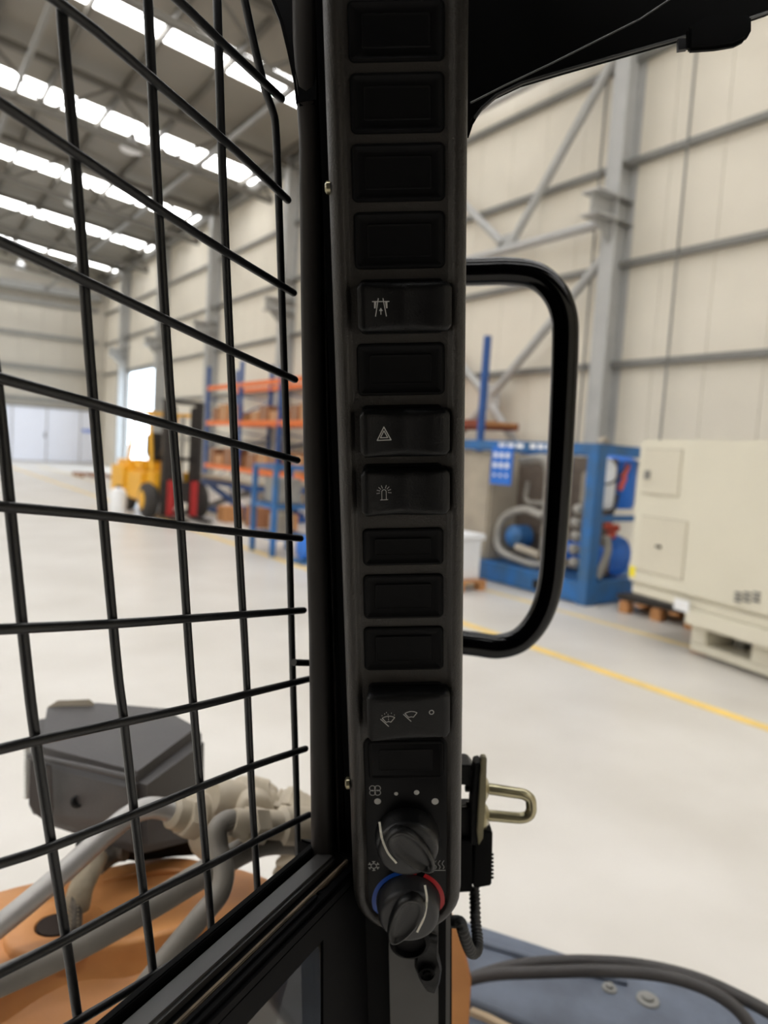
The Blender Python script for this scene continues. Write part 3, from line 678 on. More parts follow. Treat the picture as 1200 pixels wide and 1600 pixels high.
# climate knobs
pc = lambda x, y: UV(x, y, -2)
nf0 = lambda u, v: -2.6
c = pc(586, 1236)
pet = []
for a in (45, 135, 225, 315):
    cc = (c[0]+2.4*math.cos(math.radians(a)), c[1]+2.4*math.sin(math.radians(a))); pet.append(arc(cc, 2.0, a-150, a+150, 12)+[c])
strokes(pet, .34, pan, 'fan_symbol', 'print', nf0)
c = pc(584, 1354); sn = []
for a in range(30, 390, 60):
    d = Vector((math.cos(math.radians(a)), math.sin(math.radians(a)))); e = Vector((-d.y, d.x)); o_ = Vector(c)
    sn.append([o_+d*1.6, o_+d*4.0]); sn.append([o_+d*3.8+e*1.0, o_+d*2.6, o_+d*3.8-e*1.0])
sn.append(arc(c, 2.1, 0, 360, 6))
strokes(sn, .36, pan, 'snowflake_symbol', 'print', nf0)
c = pc(687, 1352); hw = []
for dx in (-3, -.3, 2.4): hw.append([(c[0]+dx+.7*math.sin(t*1.1), c[1]-3.4+t*1.0) for t in [i*.75 for i in range(10)]])
hw.append([(c[0]-4, c[1]-4.6), (c[0]+3.8, c[1]-4.6)])
strokes(hw, .36, pan, 'heat_symbol', 'print', nf0)
for x, y, r in ((590, 1253, 2.3), (619, 1241, 1.3), (651, 1239, 1.8), (680, 1253, 2.4)):
    c = pc(x, y); MB().hull([[L(c[0]+r*math.cos(a), c[1]+r*math.sin(a), nn_) for a in [2*math.pi*i/20 for i in range(20)]] for nn_ in (-2.6, -2.45)]).build('speed_dot', M['print'], pan)
K1 = Vector(pc(636, 1306)); K2 = Vector(pc(638, 1409))
def band(c, r0, r1, a0, a1, mm, name):
    b = MB(); n_ = 24
    for i in range(n_):
        p, q = [math.radians(a0+(a1-a0)*(i+k)/n_) for k in (0, 1)]
        b.hull([[L(c.x+r*math.cos(a), c.y+r*math.sin(a), z) for r, a in ((r0, p), (r1, p), (r1, q), (r0, q))] for z in (-2.6, -2.4)])
    return b.build(name, M[mm], pan, smooth=0)
band(K2, 22.6, 25.6, 92, 205, 'blue', 'cold_scale'); band(K2, 22.6, 25.6, -30, 62, 'redp', 'hot_scale'); band(K2, 22.6, 23.6, 75, 100, 'redp', 'hot_scale')
def knob(c, ang, side, name, label, dish):
    base = MB().hull([[L(c.x+r*math.cos(a), c.y+r*math.sin(a), z) for a in [2*math.pi*i/48 for i in range(48)]] for r, z in ((22, -2.6), (22, 2), (21.4, 3.2), (20.8, 9), (20.2, 11), (19, 12.2), (17.0, 12.4), (1, 12.8))]).build(name, M[dish], con, smooth=45)
    base['label'] = label
    d = Vector((math.cos(math.radians(ang)), math.sin(math.radians(ang)))); e = Vector((-d.y, d.x))
    sg = 3.0 if 'fan' in name else -3.0
    def lens(w, l, off, z, k=22):
        out = []
        for i in range(k):
            a = 2*math.pi*i/k; x, y = math.cos(a), math.sin(a)
            x = math.copysign(abs(x)**.85, x); ww = w*(1-.28*x)*.78
            p = c + d*(x*l+off) + e*(y*ww+sg); out.append(L(p.x, p.y, z))
        return out
    MB().hull([lens(13.5, 21, 1, 9), lens(13.0, 21, 1, 13), lens(12.4, 20.6, 1, 16), lens(11.6, 19.8, 1, 17), lens(10.4, 18.6, 1, 17.2), lens(8.5, 17, 1, 16), lens(4.5, 15.5, 1.5, 14.6), lens(1, 13, 2, 14.8)]).build('grip', M['knob'], base, smooth=50)
    pts = catmull([Vector((*UV(x, y, 13), 0)) for x, y in side], 6)
    strokes([[p.xy for p in pts]], 1.5, base, 'pointer_mark', 'bright', lambda u, v: 13.0)
    return base
knob(K1, -48, [(593, 1285), (597, 1310), (606, 1332), (619, 1348)], 'fan_knob', 'upper round knob turned to the lower right', 'knob')
knob(K2, -116, [(664, 1384), (667, 1406), (663, 1432), (652, 1456)], 'temperature_knob', 'lower round knob turned to the lower left', 'knobg')
# small screw on the housing flank
c = L(-38, UV(512, 290)[1], -6); MB().lathe(c, -U, [(.0035, -.001), (.0035, .001), (.002, .002)], 10).build('side_screw', M['zinc'], con)
c = L(-39, UV(542, 1232)[1], -6); MB().lathe(c, -U, [(.004, -.001), (.004, .001), (.002, .002)], 10).build('side_screw', M['zinc'], con)

# --- cab frame: posts, seals, sill, lower door panel, roof
cf = empty('cab_frame', L(0, -400, -60), 'black steel cab frame with dusty sill and rubber seal around the side window', 'cab')
def ubox(name, mm, u0, u1, v0, v1, n0, n1, par=cf, bevel=.002, **k):
    return MB().hull([[L(u0, v, n0), L(u1, v, n0), L(u1, v, n1), L(u0, v, n1)] for v in (v0, v1)]).build(name, M[mm], par, bevel=bevel, **k)
ubox('lower_post', 'postp', -24, 33.5, -1150, -386, -75, -27, bevel=.010, seg=4)
ubox('post_core', 'frame', -44, 32, -1150, 340, -85, -36)
def strip_px(name, mm, ys, xl, xr, zo, thick, par=cf, prof=None):
    prof = prof or [(0, -1), (0, -.35), (.06, -.12), (.2, 0), (.5, .03), (.8, 0), (.94, -.12), (1, -.35), (1, -1)]
    b = MB(); rings = []
    for y, l, r in zip(ys, xl, xr):
        p, q = P(l, y, zz(y)+zo), P(r, y, zz(y)+zo); rings.append([p.lerp(q, s_)+N*(h*thick) for s_, h in prof])
    b.hull(rings); return b.build(name, M[mm], par, smooth=50)
ys = [-80, 60, 210, 480, 700, 1000, 1345]
strip_px('rubber_seal', 'rubber', ys, [453, 455, 465, 468, 472, 481, 485], [492, 495, 497, 501, 505, 514, 521], .035, .02)
strip_px('seal_groove', 'frame', ys, [494, 496, 498, 502, 506, 515, 522], [512, 514, 517, 522, 527, 536, 543], .045, .03)
strip_px('seal_lip', 'rubber', ys, [499, 500, 503, 507, 511, 520, 528], [502, 503, 506, 510, 514, 523, 531], .04, .012)
MB().prism([P(x, y, .41) for x, y in ((395, -80), (500, -80), (500, 160), (462, 165), (459, 130), (447, 75), (436, 30), (424, 0))], -N*.02).build('window_corner', M['frame'], cf, bevel=.002)
ds = ray(1131, 780).normalized()
Fp, Np = P(489, 1329, .53), P(542, 1347, .518)
Np.z = Fp.z
up3 = Vector((0, 0, 1)); sd = (Np-Fp); sd -= ds*sd.dot(ds); sn_ = sd.normalized(); W0 = sd.length
back = -ds*.62
def sill(name, mm, a, b, z0, z1, ext=.0, **k):     # a, b across the sill; z0, z1 heights
    p = [Fp+sn_*a+up3*z0, Fp+sn_*b+up3*z0, Fp+sn_*b+up3*z1, Fp+sn_*a+up3*z1]
    p = [x+ds*ext for x in p]
    return MB().prism(p, back).build(name, M[mm], cf, **k)
sill('sill_outer_lip', 'frame', -.004, .001, -.02, .0035, .004, bevel=.0008)
sill('sill', 'sill', .003, W0*.62, -.03, 0, .004, bevel=.002)
sill('sill_gap', 'frame', W0*.62, W0*.86, -.03, -.006, .004)
sill('dust_line', 'dust', W0*.86, W0*.95, -.02, -.0015, .006, bevel=.0006)
sill('inner_rail', 'frame', W0*.94, W0*1.3, -.014, -.003, .02, bevel=.003)
sill('inner_rail', 'frame', W0*1.0, W0*1.2, -.036, -.014, .02, bevel=.002)
# panel under the sill with its dark pane
pln = Np+sn_*.004
def onS(x, y, o=0): return onPl(x, y, pln+sn_*o, sn_)
q = [onS(501, 1470), onS(501, 1760), onS(60, 2200), onS(60, 780+(1470-780)*(60-1131)/(503-1131))]
pane = MB().prism(q, -sn_*.004).build('lower_pane', M['darkglass'], cf, smooth=0)
bt = [onS(560, 1362), onS(560, 1760), onS(503, 1760), onS(503, 1400)]
MB().prism(bt, -sn_*.007).build('door_stile', M['frame'], cf, bevel=.002)
MB().prism([onS(600, 1340), onS(600, 1900), onS(556, 1900), onS(556, 1340)], -sn_*.05).build('door_stile', M['frame'], cf, bevel=.002)
yl = lambda x, y: 780+(y-780)*(x-1131)/(503-1131)
bt = [onS(503, 1398), onS(503, 1476), onS(60, yl(60, 1476)), onS(60, yl(60, 1398))]
MB().prism(bt, -sn_*.006).build('door_rail', M['frame'], cf, bevel=.002)
# header and roof
hz = .44
hd_pts = [(700, -260), (1560, -260), (1560, -150), (1330, -40), (1262, -8), (1200, 20), (1150, 37), (1100, 50), (980, 84), (880, 112), (815, 131), (775, 150), (752, 170), (740, 190), (732, 215), (700, 215)]
MB().prism([P(x, y, hz+(x-735)*.00012) for x, y in hd_pts], cF*.006).build('roof_header', M['head'], cf, bevel=.002)
MB().tube([P(x, y, hz-.004+(x-735)*.0001) for x, y in ((735, 161), (790, 133), (860, 100), (930, 65), (1000, 30), (1060, -10))], .0006, 6).build('headliner_seam', M['postp'], cf)
MB().tube([P(x, y, hz-.001+(x-735)*.00012) for x, y in ((742, 184), (753, 169), (776, 149), (816, 130), (880, 111), (980, 83), (1100, 49), (1150, 36), (1200, 19))], .0011, 6).build('header_edge', M['postp'], cf)
MB().prism([P(x, y, hz+.02) for x, y in ((1076, 40), (1076, 77), (1120, 74), (1150, 69), (1168, 60), (1176, 45), (1176, 20), (1110, 20))], cF*.006).build('header_lamp', M['plastm'], cf, bevel=.002)
MB().prism([P(x, y, hz+.03) for x, y in ((1060, 60), (1060, 78), (1074, 76), (1072, 68), (1074, 60))], cF*.003).build('header_clip', M['knobg'], cf)
fw = Vector((-N.x, -N.y, 0)).normalized(); rt = Vector((fw.y, -fw.x, 0))
cz_ = CAMPOS+up3*.33
MB().obox(cz_ - fw*.22, fw*.56, rt*.62, up3*.02).build('roof_panel', M['head'], cf, bevel=.01)
MB().obox(cz_ + fw*.385 + rt*.36, fw*.075, rt*.30, up3*.02).build('roof_panel', M['head'], cf, bevel=.005)
pb_ = MB().hull([[P(590, y, zz(y)+.09), P(706, y, zz(y)+.09), P(704, y, .78), P(600, y, .78)] for y in (-260, 300, 800, 1300, 1750)])
pb_.build('outer_post', M['frame'], cf)
MB().obox(CAMPOS-fw*.75-up3*.35, fw*.02, rt*.62, up3*.68).build('rear_shade_panel', M['head'], cf, bevel=.01)  # unseen solid panel added behind the camera to keep the console shaded

# --- plug socket cap under the knobs
cap = empty('socket_cap', L(20, -405, -24), 'black rubber socket cap hanging open under the lower knob', 'socket cap')
def px_on(x, y, n): a = UV(x, y, n); return L(a[0], a[1], n)
out = [(668, 1464), (684, 1470), (684, 1490), (690, 1515), (687, 1535), (680, 1553), (668, 1550), (655, 1530), (648, 1510), (650, 1492), (660, 1478)]
ctr = Vector((0, 0, 0))
pts = [px_on(x, y, -22) for x, y in out]; ctr = sum(pts, Vector())/len(pts)
MB().hull([[p-N*.005 for p in pts], pts, [p.lerp(ctr, .12)+N*.002 for p in pts], [p.lerp(ctr, .3)+N*.001 for p in pts]]).build('flap', M['plast'], cap, smooth=50)
c = px_on(667, 1518, -20)
MB().lathe(c, N, [(.0062, -.001), (.0062, .003), (.0052, .0035), (.005, .002), (.0035, .002), (.003, .004), (.002, .002)], 20).build('plug_ring', M['plastm'], cap)
MB().lathe(px_on(640, 1466, -24), N, [(.015, -.003), (.015, .004), (.012, .006), (.011, .002)], 28).build('socket_rim', M['plastm'], cap)

# ================================================================ WINDOW GUARD (welded wire grille)
gn = ((-569, 5585))
def gz(x, y): return 4.043e6/2/(-((x-1157)*5585+(y-915)*569))
def GP(x, y, off=0.): 
    p = P(x, y, gz(x, y)); return p
wg = empty('window_guard', GP(300, 800), 'black welded wire mesh guard over the side window, left of the console', 'window guard')
gnorm = (GP(100, 800)-GP(400, 800)).cross(GP(300, 300)-GP(300, 1200)).normalized()
if gnorm.dot(CAMPOS-GP(300, 800)) < 0: gnorm = -gnorm
wr_ = .0025
vbars = [
 [(-60, -60), (-30, 400), (0, 590), (22, 800), (47, 1040), (60, 1148), (84, 1310), (108, 1467), (126, 1589), (140, 1690)],
 [(101, -60), (105, 50), (125, 270), (146, 560), (166, 800), (188, 1040), (198, 1121), (214, 1265), (229, 1395), (245, 1530), (252, 1620)],
 [(234, -60), (237, 0), (252, 300), (270, 600), (288, 830), (302, 1040), (319, 1250), (335, 1455), (338, 1520)],
 [(343, -60), (345, 0), (354, 300), (367, 600), (378, 850), (389, 1040), (398, 1240), (407, 1395), (408, 1430)],
 [(375, -60), (390, 10), (405, 80), (420, 140), (431, 172), (436, 200), (440, 300), (447, 520), (453, 700), (458, 900), (462, 1060), (467, 1220), (470, 1345)]]
for b in vbars:
    MB().tube([GP(x, y)-gnorm*wr_ for x, y in b], wr_, 12, smooth=4).build('vertical_wire', M['wire'], wg)
hb = [[(-60, -200), (160, -95), (272, 0), (345, 70), (436, 155)], [(-200, -165), (80, 0), (252, 140), (365, 237), (446, 313)], [(0, 165), (125, 248), (260, 338), (355, 398), (455, 458)], [(0, 380), (140, 445), (270, 507), (365, 552), (457, 593)],
      [(0, 592), (150, 633), (280, 670), (370, 695), (461, 719)], [(0, 791), (166, 806), (290, 822), (378, 832), (466, 841)], [(0, 982), (170, 974), (300, 965), (386, 959), (471, 953)],
      [(0, 1168), (65, 1153), (198, 1125), (310, 1101), (396, 1080), (480, 1060)], [(0, 1346), (75, 1322), (212, 1268), (315, 1226), (397, 1194), (474, 1169)], [(0, 1516), (105, 1463), (228, 1397), (330, 1347), (405, 1308), (480, 1272)],
      [(-40, 1680), (118, 1593), (240, 1520), (330, 1465), (410, 1415)]]
for b in hb:
    p0 = b[0]; d = (b[1][0]-p0[0], b[1][1]-p0[1])
    q = [(p0[0]-d[0]*k, p0[1]-d[1]*k) for k in ((1.0,) if p0[0] < -50 else (3.0, 1.0))]
    if p0[1] < -100: q = []
    pts = [GP(x, y)+gnorm*wr_*.75 for x, y in q+b]
    e = (pts[-1]-pts[-2]).normalized()
    r = lambda t: wr_
    m_ = MB().tube(pts, wr_, 12, smooth=3)
    m_.tube([pts[-1], pts[-1]+e*wr_*.5, pts[-1]+e*wr_*.85], lambda t: wr_*(1, .85, .45)[round(t*2)], 12)
    m_.build('horizontal_wire', M['wire'], wg)
MB().tube([P(459, 1035, .52), P(486, 1036, .54)], .0025, 10).build('guard_peg', M['wire'], wg)

# ================================================================ GRAB HANDLE, STRIKER, CONDUIT
hp = [(650, 425), (730, 425), (795, 424), (838, 432), (866, 456), (881, 492), (883, 545), (876, 700), (866, 850), (858, 920), (842, 966), (815, 998), (780, 1010), (740, 1006), (660, 996)]
hpp = [P(x, y, .70+(y-425)*.00013) for x, y in hp]
gh = empty('grab_handle', hpp[7], 'glossy black tubular grab handle bent in a D on the right of the post', 'grab handle')
MB().tube(hpp, .0132, 24, smooth=8).build('tube', M['hgloss'], gh)
for p in (hpp[0], hpp[-1]): MB().lathe(p, cR, [(.022, -.012), (.022, -.004), (.014, .0)], 20).build('mounting_flange', M['hgloss'], gh)

sk_ = empty('door_striker', P(752, 1255, .6), 'yellow zinc U shaped striker loop on a plate right of the console', 'striker')
zs = .60
def spx(name, mm, poly, z, dep, par=sk_, bevel=.0008): return MB().prism([P(x, y, z) for x, y in poly], cF*dep).build(name, M[mm], par, bevel=bevel)
spx('backing_plate', 'zincp', [(752, 1184), (761, 1184), (759, 1250), (755, 1310), (748, 1322), (745, 1300), (748, 1250)], zs-.01, .010)
spx('black_plate', 'plast', [(743, 1194), (753, 1192), (750, 1255), (746, 1320), (736, 1322), (737, 1255)], zs-.006, .02)
spx('bracket_arm', 'plast', [(700, 1194), (735, 1196), (744, 1206), (744, 1226), (736, 1232), (727, 1227), (700, 1225)], zs, .03)
spx('bracket_arm', 'plast', [(700, 1262), (740, 1262), (740, 1308), (700, 1308)], zs+.004, .02)
def srod(x, y): return P(x, y, zs+.01)
MB().tube([srod(*p) for p in ((752, 1231), (775, 1234), (800, 1238), (818, 1241), (828, 1248), (830, 1258), (830, 1266), (826, 1274), (815, 1278), (795, 1277), (775, 1275), (750, 1273))], .0046, 16, smooth=5).build('loop', M['zinc'], sk_)
for y in (1231, 1274): MB().lathe(P(757, y, zs+.01), cR, [(.012, -.003), (.0115, .0), (.007, .003), (.0045, .0035)], 16).build('weld_collar', M['zinc'], sk_)
for y, x in ((1262, 733), (1232, 738)):
    MB().lathe(P(x, y, zs+.01), -cR, [(.0055, -.004), (.0055, .002), (.003, .0025), (.003, .006), (.001, .0065)], 6).build('nut', M['dark'], sk_)
bx_ = empty('black_switch_box', P(745, 1350, .62), 'flat black plastic switch box behind the striker plate', 'switch box')
MB().prism([P(x, y, .60) for x, y in ((705, 1312), (738, 1312), (738, 1394), (705, 1396))], cF*.03).build('inner_half', M['plastm'], bx_, bevel=.001)
MB().prism([P(x, y, .60) for x, y in ((742, 1318), (750, 1298), (770, 1300), (768, 1384), (744, 1388), (738, 1384))], cF*.04).build('outer_half', M['plastm'], bx_, bevel=.001)
gr_ = MB()
for k in range(7): gr_.lathe(P(769, 1335+k*6, .615), cR, [(.0012, -.001), (.001, .0012)], 6)
gr_.build('terminal_studs', M['plast'], bx_)
# corrugated conduit
cp = [P(x, y, z) for x, y, z in ((741, 1385, .615), (742, 1410, .61), (743, 1440, .60), (746, 1465, .59), (745, 1484, .58), (737, 1488, .57), (729, 1472, .56), (722, 1450, .555), (718, 1441, .56), (706, 1440, .57))]
cpp = catmull(cp, 16)
cd = MB().tube(cpp, lambda t: .0042+(.0006 if int(t*(len(cpp)-1)) % 4 < 2 else -.0002), 12).build('corrugated_conduit', M['conduit'])
tag(origin_at(cd, cp[3]), 'black corrugated conduit hooked below the switch box', 'conduit')

# ================================================================ OUTSIDE LEFT: lamp, boom, pipes
# work light
C0, C1, C2, C3 = P(217, 1217, .80), P(45, 1176, .87), P(60, 1104, .97), P(322, 1128, .94)
D0, D1, D2, D3 = P(221, 1350, .80), P(43, 1268, .87), P(60, 1230, .97), P(325, 1300, .94)
wl = empty('work_light', P(190, 1330, .87), 'dark grey plastic work light seen from behind, beyond the wire guard', 'work light')
mid = (C0+C1+C2+C3)/4
wb = MB(); bm = wb.bm
top = [C0, C1, C2+Vector((0, 0, -.004)), P(160, 1092, .96), C3]
topc = [bm.verts.new(p) for p in (C0, C1, P(60, 1100, .965), P(150, 1083, .965), P(262, 1092, .955), P(328, 1138, .93))]
botc = [bm.verts.new(p) for p in (P(221, 1342, .80), P(62, 1290, .865), P(60, 1262, .965), P(150, 1250, .965), P(262, 1280, .955), P(325, 1318, .93))]
midc = [bm.verts.new(p) for p in (P(219, 1290, .80), P(43, 1262, .868), P(58, 1225, .967), P(150, 1200, .97), P(270, 1230, .96), P(327, 1275, .93))]
for a, b in ((topc, midc), (midc, botc)):
    for i in range(6): j = (i+1) % 6; bm.faces.new((a[i], a[j], b[j], b[i]))
bm.faces.new(topc[::-1]); bm.faces.new(botc)
wb.build('housing', M['lamp'], wl, bevel=.013, seg=4, smooth=60)
MB().prism([P(x, y, z) for x, y, z in ((116, 1300, .90), (225, 1325, .88), (318, 1300, .92), (318, 1338, .92), (215, 1345, .88), (116, 1335, .90))], cF*.03).build('mount_base', M['plast'], wl, bevel=.004)
MB().tube([P(46, 1181, .868), P(130, 1198, .835), P(212, 1217, .803)], .0035, 10).build('rim_bead', M['lamp'], wl)
MB().lathe(P(121, 1252, .836), (P(100, 1250, .70)-P(130, 1250, .836)), [(.0075, -.003), (.0075, .001), (.005, .002), (.0045, -.0005), (.002, -.0005)], 20).build('screw_plug', M['plast'], wl)
ln = MB()
for k in range(14): y = 1166+k*6; ln.lathe(P(42, y, .885), (P(30, y, .9)-P(42, y, .885)), [(.0035, -.004), (.0035, .002), (.0015, .0045)], 8)
ln.build('lens_ribs', M['lens'], wl)
MB().prism([P(x, y, .955) for x, y in ((74, 1104), (90, 1094), (140, 1092), (147, 1098), (128, 1104), (84, 1110))], up3*-.012).build('top_label', M['tank'], wl, bevel=.0005)
MB().prism([P(x, y, .838) for x, y in ((48, 1188), (80, 1196), (84, 1262), (80, 1284), (60, 1276), (46, 1256))], (P(80, 1230, .81)-P(80, 1230, .835))*.2).build('side_cover', M['lamp'], wl, bevel=.001)
# orange boom
hA = 1.08
def BZ(x, y, h=hA): return onZ(x, y, h)
bo = empty('loader_boom', BZ(200, 1420), 'orange painted cast loader arm lying below the wire guard', 'loader arm')
xs = [-160, -80, 0, 50, 110, 160, 200, 250, 290, 330, 380, 430, 470]
back_ = [1425, 1402, 1382, 1372, 1356, 1348, 1341, 1333, 1328, 1338, 1355, 1375, 1394]
frnt = [1600, 1575, 1545, 1515, 1490, 1474, 1466, 1458, 1450, 1442, 1432, 1422, 1416]
rows = []
random.seed(2)
for t_ in (0, .25, .5, .75, 1):
    rows.append([BZ(x, b*(1-t_)+f*t_) + up3*(.0035*math.sin(x*.035+t_*4)+.002*math.sin(x*.09-t_*7)) for x, b, f in zip(xs, back_, frnt)])
pr = rows[-1]
rows.append([p-up3*.002+Vector((-.0012, -.0016, 0)) for p in pr])
rows.append([p-up3*(.014+.003*math.sin(i*1.3))+Vector((-.001, -.002, 0)) for i, p in enumerate(pr)])
rows.append([p-up3*(.032+.004*math.sin(i*1.1+1))+Vector((-.004, -.006, 0)) for i, p in enumerate(pr)])
rows.append([p-up3*(.038+.004*math.sin(i*1.1+1))+Vector((-.018, -.022, 0)) for i, p in enumerate(pr)])
rows.append([p-up3*(.047)+Vector((-.062, -.074, 0)) for i, p in enumerate(pr)])
rows.append([p-up3*(.052)+Vector((-.066, -.078, 0)) for i, p in enumerate(pr)])
rows.append([p-up3*(.16)+Vector((-.068, -.080, 0)) for i, p in enumerate(pr)])
MB().grid(rows, -up3*.02).build('casting', M['boom'], bo, smooth=40, subsurf=1)
c = BZ(88, 1452)
MB().lathe(c, (.05, .05, 1), [(.052, -.01), (.050, .003), (.046, .0055), (.022, .005), (.0205, .003), (.020, -.01)], 32).build('pin_boss', M['boom'], bo, smooth=50)
MB().lathe(c, (.05, .05, 1), [(.020, -.01), (.0195, .0058), (.001, .0059)], 24).build('pin_hole_shade', M['hole_shade'], bo)  # flat dark disc; the shade of the hole is painted, not recessed
MB().tube([rows[1][5]-up3*.002, rows[1][7]+up3*.001, rows[1][8]+up3*.001], .004, 8, smooth=4).build('weld_bead', M['boom'], bo)
# pipes
def hose(pts, r, mm, name, label, cat='pipe', smooth=8, n=18):
    q = [P(*p) for p in pts]; o = MB().tube(q, r, n, smooth=smooth).build(name, M[mm]); tag(origin_at(o, q[len(q)//2]), label, cat); return o
pa = empty('hydraulic_pipe', P(120, 1350, .72), 'light metal hydraulic pipe rising to the beige fitting, in front of the work light', 'pipe')
MB().tube([P(*p) for p in ((-160, 1570, .66), (0, 1446, .69), (80, 1380, .71), (170, 1300, .735), (205, 1273, .745), (235, 1262, .75), (262, 1266, .76), (282, 1276, .765))], .0110, 20, smooth=8).build('pipe', M['steelt'], pa)
nutax = (P(330, 1290, .79)-P(282, 1276, .765)).normalized()
MB().lathe(P(270, 1270, .762), nutax, [(.012, -.004), (.016, 0), (.017, .012), (.017, .02)], 24).lathe(P(287, 1276, .767), nutax, [(.020, 0), (.0215, .003), (.0215, .016), (.020, .019)], 6).build('union_nut', M['brass'], pa)
hose(((-160, 1600, .58), (0, 1533, .62), (120, 1478, .65), (240, 1412, .68), (340, 1352, .71), (392, 1324, .73), (430, 1315, .75), (500, 1318, .78)), .0128, 'greyt', 'hydraulic_pipe', 'thick grey hydraulic pipe bending level behind the wire guard, middle of the three pipes')
hose(((130, 1680, .60), (200, 1580, .62), (258, 1500, .64), (310, 1436, .66), (342, 1396, .675), (350, 1360, .685), (341, 1325, .695), (340, 1296, .70), (356, 1282, .71), (376, 1284, .72)), .0100, 'greyt', 'hydraulic_pipe', 'grey hydraulic pipe curling up and over into the lower beige nut')
# fitting block
fb = empty('hydraulic_manifold', P(380, 1290, .80), 'beige painted hydraulic coupling block with hex nuts behind the guard', 'hydraulic fitting')
def seg(x0, y0, z0, x1, y1, z1, prof, n=24, mm='brass', name='body'):
    a, b = P(x0, y0, z0), P(x1, y1, z1); Ln = (b-a).length
    return MB().lathe(a, b-a, [(r, h*Ln) for r, h in prof], n).build(name, M[mm], fb)
seg(290, 1268, .80, 400, 1285, .86, [(.014, 0), (.022, .05), (.022, .2), (.028, .25), (.028, .5), (.024, .55), (.024, .8), (.03, .85), (.03, 1)])
seg(300, 1310, .80, 360, 1300, .83, [(.01, 0), (.018, .1), (.026, .3), (.03, .6), (.026, .9), (.02, 1)], name='elbow')
seg(330, 1248, .81, 420, 1262, .86, [(.018, 0), (.024, .1), (.024, .4), (.03, .45), (.03, .75), (.02, .8), (.02, 1)], name='coupling')
seg(385, 1290, .72, 410, 1290, .735, [(.014, 0), (.019, .1), (.019, .9), (.014, 1)], 6, name='hex_nut')
seg(362, 1284, .712, 385, 1288, .72, [(.0125, 0), (.014, .4), (.014, 1)], name='ferrule')
seg(405, 1290, .74, 500, 1292, .78, [(.016, 0), (.016, .3), (.02, .35), (.02, .8), (.016, 1)], name='coupling')
MB().prism([P(x, y, .83) for x, y in ((352, 1243), (380, 1238), (416, 1248), (418, 1262), (430, 1268), (434, 1257), (456, 1258), (470, 1272), (500, 1276), (500, 1345), (440, 1340), (380, 1330), (350, 1300))], cF*.06).build('valve_block', M['brass'], fb, bevel=.006, seg=3)
MB().lathe(P(398, 1268, .80), -cF+cR*.3, [(.02, -.02), (.022, 0), (.018, .006), (.012, .008)], 24).lathe(P(448, 1295, .80), -cF+cR*.2, [(.02, -.02), (.02, 0), (.015, .004)], 6).build('plug', M['brass'], fb)
seg(455, 1340, .80, 465, 1380, .80, [(.018, 0), (.018, .3), (.024, .35), (.024, .9), (.02, 1)], name='elbow')
# braided sleeve and cloth
bs_ = empty('braided_hose', P(150, 1350, .80), 'short braided hose in a torn fabric sleeve lying on the orange arm', 'hose')
MB().tube([P(*p) for p in ((196, 1331, .84), (182, 1333, .84), (165, 1343, .83), (152, 1354, .82))], .0105, 14, smooth=5).build('braid', M['rope'], bs_)
MB().tube([P(*p) for p in ((154, 1338, .81), (142, 1358, .79), (128, 1385, .77), (122, 1405, .765), (119, 1414, .765))], lambda t: .011+.004*t, 10, smooth=4).build('sleeve', M['cloth'], bs_)
bp = [P(*p) for p in ((117, 1400, .76), (118, 1420, .755), (118, 1440, .75), (116, 1458, .745))]
MB().tube(bp, .0068, 12, smooth=4).build('braid', M['rope'], bs_)
st_ = MB()
for k in range(9):
    t_ = k/9; c0 = bp[0].lerp(bp[-1], t_)
    for s_ in (-1, 1): st_.tube([c0+cR*s_*.006-cF*.004+cD*-.001, c0-cF*.0072+cD*.003, c0-cR*s_*.0002-cF*.0074+cD*.0045], .0010, 6)
st_.build('braid_strands', M['cloth'], bs_)

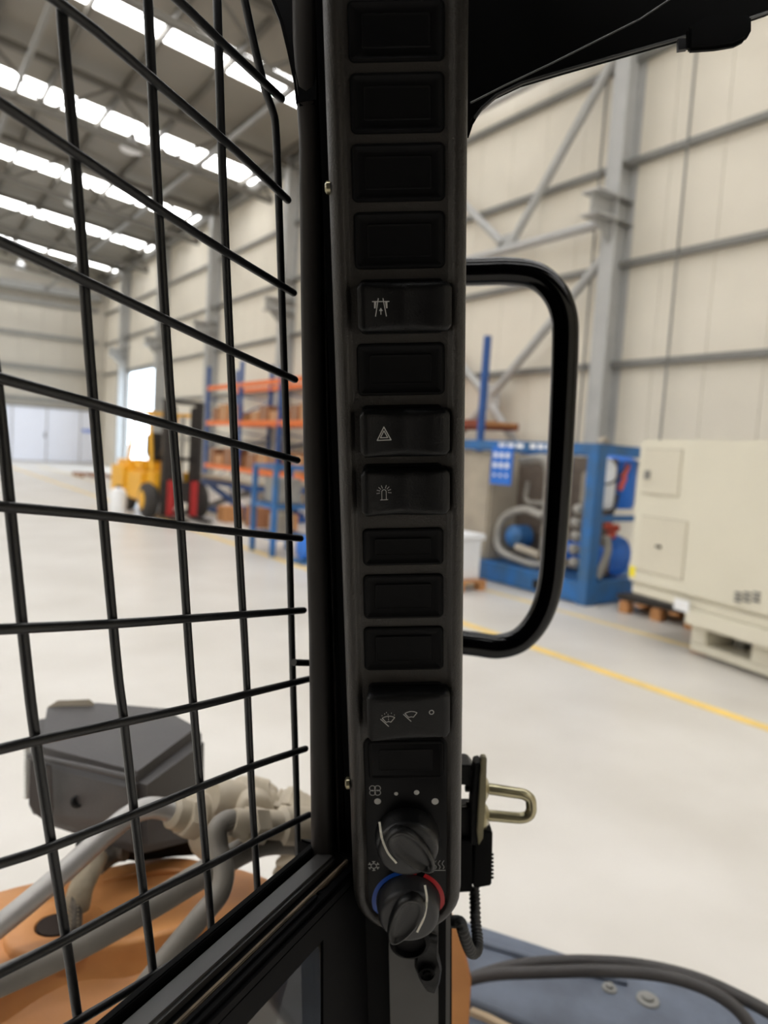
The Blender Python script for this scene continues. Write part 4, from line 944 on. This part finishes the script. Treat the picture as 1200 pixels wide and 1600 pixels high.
# ================================================================ OUTSIDE RIGHT: plate and cables
hP = .78
pl = empty('steel_deck_plate', onZ(900, 1560, hP), 'blue grey worn steel deck plate at the lower right of the machine', 'deck plate')
MB().prism([onZ(x, y, hP) for x, y in ((560, 1375), (690, 1425), (750, 1446), (905, 1496), (1060, 1530), (1200, 1568), (1330, 1610), (1330, 1900), (560, 1900))], -up3*.02).build('plate', M['matt'], pl, bevel=.003)
MB().tube([onZ(x, y, hP+.003) for x, y in ((690, 1452), (760, 1476), (880, 1512), (980, 1535))], .005, 8).build('rolled_edge', M['matt'], pl)
MB().tube([onZ(x, y, hP+.003) for x, y in ((735, 1566), (800, 1592), (870, 1625))], .007, 8).build('rolled_edge', M['matt'], pl)
MB().tube([onZ(x, y, hP+.001) for x, y in ((735, 1582), (760, 1592), (800, 1612))], .008, 4).build('wood_strip', M['plank'], pl)
for x, y, r in ((1012, 1563, .012), (952, 1545, .008)):
    MB().lathe(onZ(x, y, hP), up3, [(r*1.5, -.002), (r*1.4, .003), (r*.8, .0035), (r*.7, .008), (r*.3, .009)], 14).build('bolt', M['girt'], pl)
hose(((690, 1552, 1.10), (735, 1530, 1.08), (790, 1512, 1.06), (850, 1504, 1.05), (920, 1502, 1.04), (1000, 1508, 1.02), (1080, 1526, 1.0), (1150, 1555, .98), (1230, 1600, .95), (1330, 1680, .92)), .0085, 'cable', 'rubber_hose', 'upper black rubber hose arching over the blue grey deck plate', 'hose')
hose(((690, 1545, 1.060), (760, 1524, 1.040), (850, 1519, 1.030), (940, 1517, 1.010), (1020, 1522, 1.000), (1080, 1536, 0.980), (1130, 1560, 0.960), (1170, 1600, 0.940), (1210, 1690, 0.910)), .0085, 'cable', 'rubber_hose', 'lower black rubber hose arching over the blue grey deck plate', 'hose')
ob = MB().prism([P(x, y, .9) for x, y in ((690, 1420), (712, 1436), (720, 1462), (730, 1500), (737, 1532), (733, 1600), (735, 1700), (690, 1700))], cF*.01).build('orange_side_plate', M['boom'], bevel=.003)
tag(origin_at(ob, P(715, 1550, .9)), 'orange painted plate edge showing right of the lower post', 'side plate')
